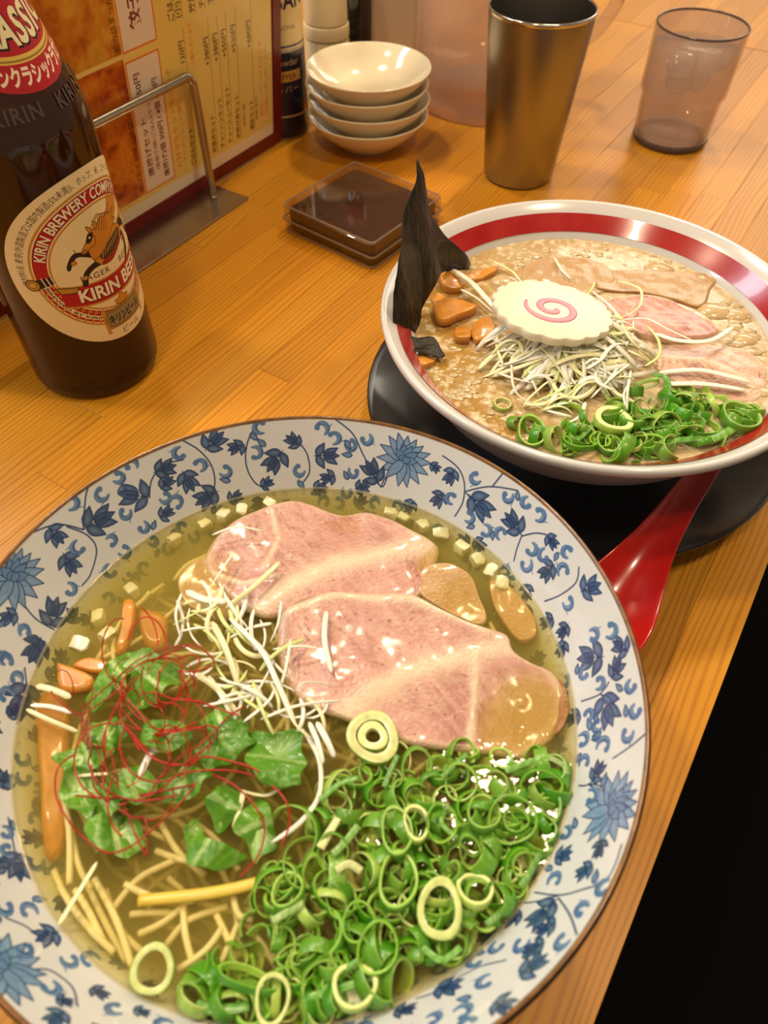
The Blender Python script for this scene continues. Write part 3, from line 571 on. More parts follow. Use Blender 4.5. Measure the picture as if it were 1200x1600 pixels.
    part([(-5, 15), (-9.5, 14.5), (-13.6, 11.0), (-15.0, 8.8), (-12.6, 8.4), (-9.4, 10), (-6, 10.6)]); part([(-10.6, 13.6), (-8.6, 16.6), (-5.6, 17.0), (-6.4, 14.6), (-8.8, 12.8)], DK, (30, 20, 18)); c.ellipse(56 - 7.9, 50 + 15.2, .7, .6, fill=(240, 226, 190)); part([(-7, 17.4), (-8.4, 21.4), (-5.4, 19.2)]); part([(-3.6, 18.4), (-3.4, 22.6), (-1.2, 19.4)]); c.stroke([e(-14.4, 8.8), e(-17.2, 9.8), e(-18.2, 12.2)], .35, DK); c.stroke([e(-14.6, 9.6), e(-11.5, 9.9)], .4, DK)
    for x, y in ((-20.4, 5.4), (-17.2, -4.6), (16.8, 2.2), (24.5, 4.6)): c.ellipse(56 + x, 50 + y, 1.5, 1.2, fill=OR, edge=(110, 60, 20), ew=.3)
    # plaque with the reading of the name
    pl = lambda x, y: (56 + x, 50 + y + .004 * x * x)
    px = np.linspace(-14, 14, 17); c.blob([pl(x, -29.0) for x in px] + [pl(x, -40.8) for x in px[::-1]], GOLD, (90, 60, 26), .5); px = np.linspace(-12.6, 12.6, 17); c.blob([pl(x, -30.2) for x in px] + [pl(x, -39.6) for x in px[::-1]], (150, 132, 96), (60, 46, 30), .4)
    for k in (-14, 14): c.stroke([e(k, -27.5), e(k * 1.06, -34), e(k, -42.2)], [2.2, 1.2, 2.2], GOLD)
    part([(-4, -27.6), (-5, -25), (-2.5, -24.6), (0, -22.4), (2.5, -24.6), (5, -25), (4, -27.6), (0, -28.6)])
    w3 = lambda T: np.stack([56 + T[..., 0], 50 - 37.9 + T[..., 1] + .004 * T[..., 0] ** 2], -1)
    c.text('キリンビール', 0, 0, 6.6, (20, 14, 10), bold=.03, sx=.62, warp=w3)
    c.text('ビール', 56 + 1, 50 - 46.6, 5.0, (70, 52, 38))
    return c.image('oval_label')
LABEL = principled('printed_label_paper', rough=.45, spec=.35, img=beer_label())
LXC, LZC = -.0172, .0875
v, f, uv = [], [], []; nr, ns = 14, 96
for r in range(nr + 1):
    for i in range(ns):
        t = 2 * PI * i / ns; x, z = .0549 * r / nr * math.cos(t), .0488 * r / nr * math.sin(t); v.append(on_bottle(LXC + x, LZC + z, .00025)); uv.append(((x * 1000 + 56) / 112, (z * 1000 + 50) / 100))
for r in range(nr):
    for i in range(ns): j = (i + 1) % ns; f.append((r * ns + i, (r + 1) * ns + i, (r + 1) * ns + j, r * ns + j))
obj('paper_label', mesh('paper_label', v, f, LABEL, uv=uv), bt)['label'] = 'cream oval label with red band and galloping emblem'
def neck_label():
    c = Canvas(110, 56, 9, (178, 20, 30)); X = 55.0                    # x: degrees*2/3 round the neck, y: mm up
    P = lambda x, y: (X + x, y + .0042 * x * x)
    xs = np.linspace(-54, 54, 41)
    c.stroke([P(x, 12.6) for x in xs], 3.0, (222, 184, 84), per=2); c.stroke([P(x, 12.2) for x in xs], .7, (150, 110, 40), per=2); c.stroke([P(x, 36) for x in xs], 3.0, (222, 184, 84), per=2)
    for h, cl, bo, dx, dy in ((17.5, (30, 8, 10), .06, .5, -.5), (17.5, (240, 226, 176), .035, 0, 0)):
        c.text('CLASSIC', 0, 0, h, cl, bold=bo, sx=.92, spacing=1.14, warp=lambda T: np.stack([X + dx + T[..., 0], 17.6 + dy + T[..., 1] + .0042 * T[..., 0] ** 2], -1))
    c.text('キリンクラシックラガー', 0, 0, 8.2, (244, 226, 190), bold=.04, sx=.76, warp=lambda T: np.stack([X + T[..., 0], 3.4 + T[..., 1] + .0042 * T[..., 0] ** 2], -1))
    for k in range(-3, 4): c.ellipse(X + k * 4.4, 39 + .5 * (9 - k * k), 2.6, 3.4, fill=(216, 188, 96), edge=(120, 92, 30), ew=.6)
    c.ellipse(X, 48, 10, 5, fill=(206, 176, 86), edge=(120, 92, 30), ew=.8)
    return c.image('neck_label')
NECKM = principled('printed_neck_paper', rough=.32, spec=.45, coat=.2, img=neck_label())
v, f, uv = [], [], []; nu, nv = 60, 16; tc0 = math.radians(-28)
for j in range(nv + 1):
    for i in range(nu + 1):
        d = -82 + 164 * i / nu; k = j / nv; zl = .1722 + .0105 * (d / 60) ** 2; z = zl + (.224 - zl) * k
        r = bottle_r(z) + .0003; t = tc0 + math.radians(d); v.append((r * math.cos(t), r * math.sin(t), z)); uv.append((.5 + d * .667 / 110, (z - .1722) * 1000 / 56 - .0042 * (d * .667) ** 2 / 56 * .0 ))
for j in range(nv):
    for i in range(nu): a = j * (nu + 1) + i; f.append((a, a + 1, a + nu + 2, a + nu + 1))
obj('neck_label', mesh('neck_label', v, f, NECKM, uv=uv), bt)['label'] = 'red neck label with gold lettering'
# raised glass lettering round the shoulder
EMB = principled('embossed_brown_glass', srgb(58, 30, 20), .1, spec=.7, coat=1)
TT = text_tris('KIRIN', .02, 1.15)
g = G()
for wd in range(7):
    c0 = math.radians(-57 + wd * 51.43); vv = []; ff = []
    for tri in TT:
        b = len(vv)
        for (x, y) in tri:
            z = .1632 + y * .0090; th = c0 + x * .0085 / .0365; r = bottle_r(z) + .0007; vv.append((r * math.cos(th), r * math.sin(th), z))
        for (x, y) in tri:
            z = .1632 + y * .0090; th = c0 + x * .0085 / .0365; r = bottle_r(z) - .0002; vv.append((r * math.cos(th), r * math.sin(th), z))
        ff += [(b, b + 1, b + 2)] + [(b + i, b + 3 + i, b + 3 + (i + 1) % 3, b + (i + 1) % 3) for i in range(3)]
    g.add(vv, ff)
tag(obj('embossed_lettering', g.mesh('embossed_lettering', EMB, smooth=False), bt), 'raised glass letters round the shoulder', None)

# ------------------------------------------------------------------ menu and its stand
STEEL = principled('brushed_steel', srgb(186, 176, 160), .30, metal=1, noise=(90, .25, srgb(150, 140, 124)))
st = thing('menu_stand', 'brushed steel stand with bent rod holding up the menu', 'stand')
v, f = box(.282, .4325, .4055, .492, 0.0, .0022, .001); rz = Matrix.Rotation(TH, 4, 'Z')
obj('base_plate', mesh('base_plate', [rz @ Vector(p) for p in v], f, STEEL, smooth=False), st)
def rod(a0, a1, b, zt, r=.0032):
    P = [ab(a1, b, .0018), ab(a1, b, .03), ab(a1, b, zt - .012), ab(a1 - .001, b, zt - .004), ab(a1 - .005, b, zt), ab(a1 - .014, b, zt), ab((a0 + a1) / 2, b, zt), ab(a0 + .014, b, zt), ab(a0 + .005, b, zt), ab(a0 + .001, b, zt - .004), ab(a0, b, zt - .012), ab(a0, b, .03), ab(a0, b, .0018)]
    return tube(P, r, n=12, per=6)
obj('front_rod', mesh('front_rod', *rod(.297, .4165, -.4300, .0945), STEEL), st)
obj('back_rod', mesh('back_rod', *rod(.297, .4165, -.4755, .060), STEEL), st)
LEAN = math.radians(6.7); MB0 = -.4467
MW = CB * math.sin(LEAN) + Vector((0, 0, math.cos(LEAN))); MN = CB * math.cos(LEAN) - Vector((0, 0, math.sin(LEAN))); MO = CB * MB0
def mp(a, w, d=0.0): return MO + CA * a + MW * (w + .0027 * (a < .433)) + MN * d
def nrand(h, w, cell, seed):
    r = np.random.default_rng(seed); g_ = r.random((int(h / cell) + 3, int(w / cell) + 3)); y, x = np.mgrid[0:h, 0:w] / cell; iy, ix = y.astype(int), x.astype(int); fy, fx = y - iy, x - ix
    fy, fx = fy * fy * (3 - 2 * fy), fx * fx * (3 - 2 * fx); return g_[iy, ix] * (1 - fy) * (1 - fx) + g_[iy, ix + 1] * (1 - fy) * fx + g_[iy + 1, ix] * fy * (1 - fx) + g_[iy + 1, ix + 1] * fy * fx
def menu_print():
    c = Canvas(280, 360, 4, (242, 206, 104)); Xw = lambda w: (w - .010) * 1000; Ya = lambda a: (.517 - a) * 1000
    h, w = c.a.shape[:2]; n = nrand(h, w, 260, 1)[..., None]; c.a[:] = c.a * (1 - .5 * n) + np.array((244, 222, 146)) / 255 * .5 * n
    c.rect(0, 0, 9.5, 360, fill=(240, 226, 196))
    def photo(a0, a1, w0, w1, cols, cell, seed):
        x0, x1, y0, y1 = int(Xw(w0) * 4), int(Xw(w1) * 4), int(Ya(a1) * 4), int(Ya(a0) * 4); hh, ww = y1 - y0, x1 - x0
        n1 = nrand(hh, ww, cell, seed) * .6 + nrand(hh, ww, cell / 2.5, seed + 1) * .28 + nrand(hh, ww, cell / 6, seed + 2) * .16
        n1 = (n1 - n1.min()) / (n1.max() - n1.min()); cs = np.array(cols, float) / 255; k = np.linspace(0, 1, len(cs)); c.a[y0:y1, x0:x1] = np.stack([np.interp(n1, k, cs[:, i]) for i in range(3)], -1)
    photo(.250, .3597, .0235, .1195, [(96, 34, 10), (168, 70, 14), (208, 110, 24), (226, 140, 44), (206, 98, 22)], 44, 5)
    photo(.250, .3597, .1225, .215, [(206, 150, 40), (224, 160, 50), (202, 120, 30), (176, 84, 22), (232, 184, 84)], 70, 9)
    OR, BR = (232, 110, 40), (96, 52, 26)
    for w0, w1 in ((.0235, .1160), (.1225, .215)): c.blob([(Xw(w0), Ya(.3610)), (Xw(w1), Ya(.3610)), (Xw(w1), Ya(.3920)), (Xw(w0), Ya(.3920))], (244, 222, 196), OR, 1.1)
    T = lambda s, a, w_, hh, col=BR, al='L', **k: c.text(s, 0, 0, hh, col, align=al, warp=lambda t: np.stack([Xw(w_) + t[..., 0], Ya(a) + t[..., 1]], -1), **k)
    T('唐揚げセット　+550円', .3712, .034, 6.4, (90, 30, 30), sx=1.15, bold=.01); T('(唐揚げ3個+ごはん+サラダ)', .3780, .036, 4.2, (110, 50, 40), sx=1.1); T('唐揚げ2個 300円 / 4個 550円', .3866, .0275, 6.0, (90, 30, 30), sx=.98, bold=.01)
    T('餃子', .3795, .1335, 11, (120, 40, 36), bold=.02); T('5個 380円', .3800, .165, 8, (120, 40, 36))
    T('餡の詰まった焼き餃子', .3580, .1245, 5.4, (70, 40, 20), sx=1.0); T('揚げたて自慢の唐揚げ', .3585, .026, 5.0, (70, 40, 20), sx=1.2)
    T('お好きなセットをどうぞ', .4010, .028, 6.2, OR, sx=1.1); T('ラーメンとご一緒に', .4070, .030, 4.6, OR, sx=1.2)
    for a, nm, pr, w1 in ((.4165, 'ごはんセット', '120円', .1003), (.4420, '焼豚丼セット', '+380円', .0905), (.4520, 'チャーハンセット', '+380円', .0905), (.4615, 'チャーシューセット', '+550円', .0905), (.4725, '唐揚げ丼セット', '+520円', .0905), (.4905, '満足セット', '+680円', .0885)):
        T(nm, a, .0235, 5.6, (88, 66, 26), bold=.012, sx=.92); T(pr, a, w1, 6.2, (88, 66, 26), sx=1.05, bold=.01); c.stroke([(Xw(.0225), Ya(a) - 1.5), (Xw(.121), Ya(a) - 1.5)], .45, (150, 118, 52))
    T('(唐揚げ3個)', .4800, .030, 3.8, (120, 90, 40)); T('(焼豚+餃子)', .4965, .030, 3.8, (120, 90, 40)); T('追加トッピングもどうぞ', .5035, .030, 4.6, OR, sx=1.2); T('お気軽にお申し付けください', .5100, .030, 4.4, OR)
    for a, s in ((.4100, 'ごはん　大盛り'), (.4170, '(小)'), (.4310, '焼豚ごはん'), (.4410, 'チャーハン'), (.4500, 'チーズごはん'), (.4720, '温泉玉子')):
        T(s, a, .1290, 6.4, (88, 66, 26), bold=.012); c.stroke([(Xw(.128), Ya(a) - 1.5), (Xw(.19), Ya(a) - 1.5)], .45, (150, 118, 52))
    T('小盛りあります', .4260, .095, 4.2, OR); return c.image('menu_print')
mn = thing('menu_card', 'large yellow set-menu card with dark red border leaning in steel stand', 'menu')
def mslab(a0, a1, w0, w1, d0, d1):
    P = [mp(a, w, d) for d in (d0, d1) for w in (w0, w1) for a in (a0, a1)]; return P, [(0, 2, 3, 1), (4, 5, 7, 6), (0, 1, 5, 4), (2, 6, 7, 3), (0, 4, 6, 2), (1, 3, 7, 5)]
MRED = principled('dark_red_leatherette', srgb(112, 20, 20), .35, spec=.4)
MO_, mp0 = MO, mp
def mp(a, w, d=0.0): return MO + CA * a + MW * (w + .0026) + MN * d
v, f = mslab(.148, .5277, 0.0, .302, -.004, 0); obj('cover_board', mesh('cover_board', v, f, MRED, smooth=False), mn)
v = [mp(a, w, .0004) for w in (.0100, .290) for a in (.157, .517)]; obj('printed_sheet', mesh('printed_sheet', v, [(0, 1, 3, 2)], principled('laminated_print', rough=.22, spec=.4, coat=.35, coat_r=.12, img=menu_print()), uv=[(0, 1), (0, 0), (1, 1), (1, 0)], smooth=False), mn)['label'] = 'printed yellow menu sheet'
for nm, q in (('border_strip', (.148, .5277, 0, .0095)), ('border_strip', (.5177, .5277, .0095, .302))):
    v, f = mslab(*q, -.0002, .0016); obj(nm, mesh(nm, v, f, MRED, smooth=False), mn)

# ------------------------------------------------------------------ things along the back of the counter
def pepper_print():
    c = Canvas(154, 150, 5, (22, 20, 44)); c.rect(0, 73, 154, 128, fill=(226, 200, 138)); c.rect(0, 128, 154, 150, fill=(16, 14, 20))
    for y, hh, cl in ((129.5, 1.4, (206, 190, 150)), (126.4, .8, (30, 24, 50)), (72.0, 1.6, (196, 176, 150)), (75.6, 1.6, (52, 40, 96)), (20, 1.6, (200, 170, 120))): c.rect(0, y - hh / 2, 154, y + hh / 2, fill=cl)
    for k in (77, 0, 154):
        c.text('GABAN', k, 103, 15.5, (34, 26, 60), bold=.035, sx=.98, spacing=1.1); c.text('PROFESSIONAL', k, 88, 4.6, (96, 84, 84))
        c.text('Powder', k + 4, 61, 8, (206, 170, 120), sx=.9); c.rect(k - 17, 48.5, k + 17, 57, fill=(206, 150, 66)); c.text('PEPPER', k + 2, 50.2, 6.4, (60, 40, 24)); c.text('ペッパー', k, 40, 7, (206, 150, 90))
    return c.image('pepper_print')
PEP = principled('printed_pepper_tin', rough=.25, spec=.5, coat=.3, img=pepper_print())
PX, PY = -.0985, .7100
o = thing('pepper_shaker', 'dark blue and cream pepper shaker beside the menu edge', 'shaker', (PX, PY, 0), math.radians(-72) + PI / 2)
pr = [(.0235, .0015), (.0245, .004), (.0245, .146), (.0235, .150)]
v, f, uv = lathe_uv(pr, [0, .02, .97, 1], 64); obj('printed_body', mesh('printed_body', v, f, PEP, uv=uv), o)
obj('cap', mesh('cap', *lathe([(0, .188), (.018, .188), (.0205, .185), (.0215, .152), (.0235, .1495), (0, .1495)], 48), principled('black_plastic', srgb(18, 17, 20), .35), sharp=40), o)
obj('base_rim', mesh('base_rim', *lathe([(0, 0), (.0228, 0), (.0238, .0015), (.0235, .003), (0, .003)], 48), STEEL), o)

CREAMP = principled('cream_translucent_plastic', srgb(220, 200, 158), .3, spec=.4, sss=.2)
o = thing('seasoning_jar', 'cream ribbed seasoning jar with smooth cap behind the stacked saucers', 'jar', (-.0585, .7680, 0))
g = G(); n = 96; prof = [(.0190, 0), (.0200, .002), (.0205, .006), (.0205, .056), (.0198, .0585)]; v, f = [], []
for k, (r, z) in enumerate(prof):
    for i in range(n): rr = r * (1 + (.022 * math.cos(2 * PI * i / n * 24) if 0 < k < 4 else 0)); v.append((rr * math.cos(2 * PI * i / n), rr * math.sin(2 * PI * i / n), z))
for k in range(4):
    for i in range(n): j = (i + 1) % n; f.append((k * n + i, k * n + j, k * n + n + j, k * n + n + i))
f.append(tuple(range(n - 1, -1, -1))); obj('ribbed_body', mesh('ribbed_body', v, f, CREAMP), o)
obj('collar', mesh('collar', *lathe([(.018, .0590), (.0208, .0595), (.0211, .061), (.0211, .0685), (.0207, .0700), (.0185, .0705)], 64), CREAMP, sharp=40), o)
obj('cap', mesh('cap', *lathe([(.0180, .0705), (.0196, .0715), (.0199, .075), (.0190, .128), (.0172, .134), (0, .135)], 64), CREAMP, sharp=40), o)

DARKB = principled('gap_black', srgb(14, 12, 14), .15, coat=.5)
o = thing('gap_filler', 'made-up black bottle shape filling the dark gap between ribbed jar and white card', 'bottle', (-.037, .800, 0))  # no bottle known here; black shape added to darken the gap
obj('filler_body', mesh('filler_body', *lathe([(0, 0), (.020, 0), (.022, .003), (.022, .10), (.018, .125), (.0105, .15), (.0095, .165), (0, .165)], 48), DARKB), o)
obj('cap', mesh('cap', *lathe([(.0110, .163), (.0115, .166), (.0115, .183), (.010, .185), (0, .185)], 32), principled('red_cap', srgb(130, 24, 20), .4)), o)

CARD = principled('card_stock', srgb(240, 226, 196), .5, noise=(12, .15, srgb(230, 210, 176)))
ACR = clear('clear_acrylic', (.95, .93, .90, 1), 1.45, .03, haze=.05)
cx, cy = -.004, .872; o = thing('table_card', 'upright pale card in clear acrylic holder behind the saucers', 'card', (cx, cy, 0), math.radians(4))
v, f = box(-.034, .034, -.0007, .0007, .004, .150, .0003); obj('card_sheet', mesh('card_sheet', v, f, CARD, smooth=False), o)
v, f = box(-.038, .038, -.0035, -.0015, .003, .154, .0006); v2, f2 = box(-.038, .038, .0015, .0035, .003, .154, .0006); v3, f3 = box(-.038, .038, -.020, .020, 0, .003, .0008)
obj('acrylic_holder', G().add(v, f).add(v2, f2).add(v3, f3).mesh('acrylic_holder', ACR, smooth=False), o)

# stacked saucer bowls
SAU = principled('cream_glazed_stoneware', srgb(238, 226, 196), .12, spec=.5, coat=.5, coat_r=.03)
sx, sy = -.0186, .6855
sp = [(0, .0022), (.023, .0022), (.0238, 0), (.0262, 0), (.0272, .0025), (.0375, .0085), (.0480, .0185), (.0530, .0255), (.0535, .0268), (.0528, .0274), (.0518, .0268), (.0465, .0205), (.036, .0120), (.024, .0062), (0, .0048)]
sm = mesh('small_bowl', *lathe(sp, 96), SAU)
for k, w in enumerate(('lowest of the stack of four', 'second from the bottom of the stack', 'third from the bottom of the stack', 'topmost of the stack, open to view')):
    o = obj('small_bowl', sm, None, (sx + (0, .0012, -.0006, .0008)[k], sy + (0, .0003, .001, 0)[k], .0124 * k)); tag(o, 'small cream sauce bowl, ' + w, 'bowl', 'stacked cream sauce bowls')

# clear flat case
o = thing('flat_case', 'flat square clear plastic case with dark brown contents', 'case', (0, 0, 0))
p0 = on(439, 318, .0222); p1 = on(582, 381, .0222); ex = (p1 - p0).normalized(); ey = Vector((-ex.y, ex.x, 0)); Mx = Matrix((ex, ey, Vector((0, 0, 1)))).transposed().to_4x4(); o.matrix_world = Matrix.Translation((p0.x, p0.y, 0)) @ Mx
CASE = clear('clear_styrene', (.93, .90, .87, 1), 1.6, .02)
CEDGE = clear('styrene_glint', (.85, .80, .74, 1), 2.0, .08, haze=.25, haze_col=(.80, .72, .62, 1))  # bright edge refraction imitated by pale tubes along the case edges
Lw, Ld = .0895, .0880
def shell(x0, x1, y0, y1, z0, z1, t, top):
    g = G(); v, f = box(x0, x1, y0, y1, z0, z1, .003); g.add(v, [q for q in f if len(q) != 8 or (v[q[0]][2] > (z0 + z1) / 2) == top])
    v, f = box(x0 + t, x1 - t, y0 + t, y1 - t, z0 + (0 if top else t), z1 - (t if top else 0), .0025); g.add(v, [q[::-1] for q in f if len(q) != 8 or (v[q[0]][2] > (z0 + z1) / 2) == top]); return g
obj('case_base', shell(0, Lw, 0, Ld, 0, .0105, .0016, False).mesh('case_base', CASE, sharp=30), o)
obj('case_lid', shell(-.0004, Lw + .0004, -.0004, Ld + .0004, .0109, .0222, .0016, True).mesh('case_lid', CASE, sharp=30), o)
v, f = box(-.0010, Lw + .0010, -.0010, Ld + .0010, .0098, .0114, .003); obj('seam_ridge', mesh('seam_ridge', v, [q for q in f if len(q) != 8], CASE, sharp=30), o)
for zz, q in ((.0215, .0006), (.0106, -.0008), (.0010, .0008)):
    x0, x1, y0, y1 = q, Lw - q, q, Ld - q; c = .004
    P = [(cx_ + c * math.cos(t), cy_ + c * math.sin(t), zz) for cx_, cy_, t0 in ((x1 - c, y1 - c, 0), (x0 + c, y1 - c, PI / 2), (x0 + c, y0 + c, PI), (x1 - c, y0 + c, PI * 1.5)) for t in (t0, t0 + PI / 8, t0 + PI / 4, t0 + PI * 3 / 8, t0 + PI / 2)]
    obj('edge_glint', mesh('edge_glint', *tube(P, .0008, n=8, per=1, closed=True), CEDGE), o)
BRN = principled('dark_brown_filling', srgb(72, 42, 32), .35, spec=.4, noise=(160, .5, srgb(96, 62, 46)), bump=(420, .4))
v, f = box(.0028, Lw - .0028, .0028, Ld - .0028, .0018, .0188, .003); obj('contents', mesh('contents', v, f, BRN, sharp=30), o)['label'] = 'dark brown contents'

# steel tumbler
TUM = principled('brushed_tumbler_steel', srgb(160, 156, 150), .33, metal=1, aniso=.5, bump=(240, .10, .0005))
o = thing('steel_tumbler', 'tall tapered brushed steel tumbler behind the white bowl', 'cup', (.1124, .6301, 0))
tp = [(0, .004), (.024, .003), (.027, 0), (.0290, .0012), (.0298, .004), (.0350, .066), (.0398, .1235)]
obj('outer_wall', mesh('outer_wall', *lathe(tp, 96), TUM), o)
obj('rolled_rim', mesh('rolled_rim', *lathe([(.0398, .1235), (.0403, .1250), (.0400, .1262), (.0392, .1264), (.0387, .1255)], 96), principled('polished_steel', srgb(214, 208, 198), .12, metal=1)), o)
obj('inner_wall', mesh('inner_wall', *lathe([(.0387, .1255), (.0345, .070), (.0290, .012), (.026, .008), (0, .0075)], 96), TUM), o)

# plastic water glass
SMK = clear('smoky_plastic', (.93, .885, .86, 1), 1.5, .06, haze=.20, haze_col=(.72, .60, .54, 1))
gx, gy = .2601, .7010
o = thing('water_glass', 'smoky stepped plastic glass of iced water at upper right', 'glass', (gx, gy, 0))
gp = [(0, .0035), (.0285, .0035), (.0300, 0), (.0322, 0), (.0330, .002), (.0348, .0385), (.0353, .0405), (.0370, .0425), (.0373, .0445), (.0380, .0905), (.0379, .0925), (.0371, .0933), (.0364, .0922), (.0357, .0460), (.0352, .0437), (.0333, .0405), (.0312, .0085), (.030, .0065), (0, .0062)]
obj('tumbler_body', mesh('tumbler_body', *lathe(gp, 96), SMK, sharp=50), o)
SMKD = clear('plastic_edge_shade', (.42, .36, .34, 1), 1.6, .05, haze=.2, haze_col=(.30, .25, .24, 1))  # darker copy of the plastic, imitating dark refraction at rim and foot
obj('rim', mesh('rim', *tube([(.0372 * math.cos(t), .0372 * math.sin(t), .0928) for t in np.linspace(0, 2 * PI, 33)[:-1]], .0009, .0011, n=8, per=3, closed=True), SMKD), o)
obj('foot_outline', mesh('foot_outline', *lathe([(.0285, .0002), (.0323, .0002), (.0333, .0022), (.0335, .0050), (.0310, .0062), (.0285, .0050)], 96, True), SMKD), o)
WATER = clear('water', (.97, .96, .95, 1), 1.33, .02, haze=.14, haze_col=(.84, .74, .66, 1))
obj('water', mesh('water', *lathe([(0, .0066), (.0305, .0068), (.0330, .0405), (.0350, .0442), (.0358, .0762), (0, .0760)], 64), WATER), o)['label'] = 'water filling the glass'
ICE = clear('ice', (.93, .93, .94, 1), 1.31, .08, haze=.35, haze_col=(.86, .84, .82, 1), bump=(140, .5))
for k, (x, y, z, a) in enumerate(((-.012, -.010, .066, .3), (.013, -.006, .067, 1.0), (.002, .014, .065, .7), (-.006, .000, .050, 1.3), (.012, .010, .049, .1))):
    v, f = ico(.0125, (x, y, z), .06); q = obj('ice_cube', mesh('ice_cube', [Vector((max(min(p.x, x + .0098), x - .0098), max(min(p.y, y + .0098), y - .0098), max(min(p.z, z + .0098), z - .0098))) for p in v], f, ICE), o)

# water pitcher
PIT = clear('frosted_clear_plastic', (.96, .91, .87, 1), 1.4, .1, haze=.22, haze_col=(.92, .76, .66, 1))
px_, py_ = .096, .792
o = thing('water_pitcher', 'large translucent plastic water pitcher behind the steel tumbler', 'pitcher', (px_, py_, 0))
pp = [(0, .003), (.066, .003), (.069, 0), (.0730, 0), (.0742, .002), (.0742, .012), (.0728, .014), (.0728, .030), (.0742, .032), (.0745, .036), (.0740, .060), (.0732, .150), (.0745, .240), (.0735, .241), (.0722, .150), (.0725, .060), (.0725, .034), (.070, .030), (0, .030)]
obj('pitcher_body', mesh('pitcher_body', *lathe(pp, 96), PIT, sharp=50), o)
obj('water', mesh('water', *lathe([(0, .0305), (.0705, .031), (.0718, .150), (0, .150)], 64), WATER), o)
obj('handle', mesh('handle', *tube([(.071, 0, .205), (.095, 0, .212), (.114, 0, .195), (.121, 0, .150), (.116, 0, .092), (.098, 0, .056), (.072, 0, .045)], .009, .006, n=10, per=6), PIT), o)
LIDM = principled('white_lid_plastic', srgb(226, 220, 208), .4)
obj('lid', mesh('lid', *lathe([(0, .256), (.060, .255), (.0755, .250), (.0765, .2415), (.070, .2412), (0, .2412)], 64), LIDM, sharp=40), o)

# red soup spoon
RED = principled('red_lacquer', srgb(176, 18, 16), .22, spec=.5, coat=.5, coat_r=.08, noise=(30, .2, srgb(140, 12, 14)))
def spoon():
    A_, B_ = on(985, 905, .0275), on(1092, 748, .0235); d = (B_ - A_).normalized(); s = Vector((d.y, -d.x, 0)); up = s.cross(d) if s.cross(d).z > 0 else d.cross(s)
    # stations along the spoon: (distance from A along handle, half width, floor drop, wall rise)
    stn = [(-.050, .004, .000, .000), (-.047, .012, -.004, .004), (-.040, .0185, -.009, .006), (-.028, .0215, -.0115, .008), (-.014, .0205, -.011, .008), (-.002, .0170, -.008, .008), (.010, .0135, -.003, .0065), (.024, .0105, .000, .005), (.045, .0085, .002, .0035), (.070, .0075, .003, .002), (.098, .0072, .003, .0012), (.104, .0045, .003, .0008)]
    v, f = [], []; m = 9
    for (t, w, dz, hgt) in stn:
        for k in range(m):
            q = -1 + 2 * k / (m - 1); v.append(A_ + d * t + s * (w * q) + up * (dz + hgt * q * q * 1.0 + .0025))
        for k in range(m):
            q = 1 - 2 * k / (m - 1); v.append(A_ + d * t + s * (w * q * .96) + up * (dz + hgt * q * q * .85 + .0003))
    R_ = 2 * m
    for i in range(len(stn) - 1):
        for k in range(R_): j = (k + 1) % R_; f.append((i * R_ + k, i * R_ + j, (i + 1) * R_ + j, (i + 1) * R_ + k))
    f += [tuple(range(R_ - 1, -1, -1)), tuple(range((len(stn) - 1) * R_, len(stn) * R_))]
    o = obj('soup_spoon', mesh('soup_spoon', v, f, RED)); md = o.modifiers.new('round', 'SUBSURF'); md.levels = md.render_levels = 2
    return tag(o, 'red soup spoon on the black tray edge under the white bowl', 'spoon')
spoon()

# ================================================================== FOOD
try: S.cycles.transparent_max_bounces = 24; S.cycles.volume_bounces = 2
except Exception: pass
def lin(c): return srgb(*c)[:3]
def mixc(a, b, t): t = min(max(t, 0), 1); return tuple(p * (1 - t) + q * t for p, q in zip(a, b))
def inpoly(x, y, P):
    c = False; n = len(P)
    for i in range(n):
        (x0, y0), (x1, y1) = P[i], P[(i + 1) % n]
        if (y0 > y) != (y1 > y) and x < (x1 - x0) * (y - y0) / (y1 - y0) + x0: c = not c
    return c
def rand_in(P, r):
    xs, ys = [p[0] for p in P], [p[1] for p in P]
    while True:
        x, y = r.uniform(min(xs), max(xs)), r.uniform(min(ys), max(ys))
        if inpoly(x, y, P): return x, y
def inside(p, cx, cy, R):                    # keep a point within the bowl
    d = math.hypot(p.x - cx, p.y - cy)
    return p if d < R else Vector((cx + (p.x - cx) * R / d, cy + (p.y - cy) * R / d, p.z))
def seg_dist(x, y, L):
    best = 9
    for a, b in zip(L, L[1:]):
        ex, ey = b[0] - a[0], b[1] - a[1]; t = max(0, min(1, ((x - a[0]) * ex + (y - a[1]) * ey) / (ex * ex + ey * ey + 1e-12)))
        best = min(best, math.hypot(x - a[0] - t * ex, y - a[1] - t * ey))
    return best

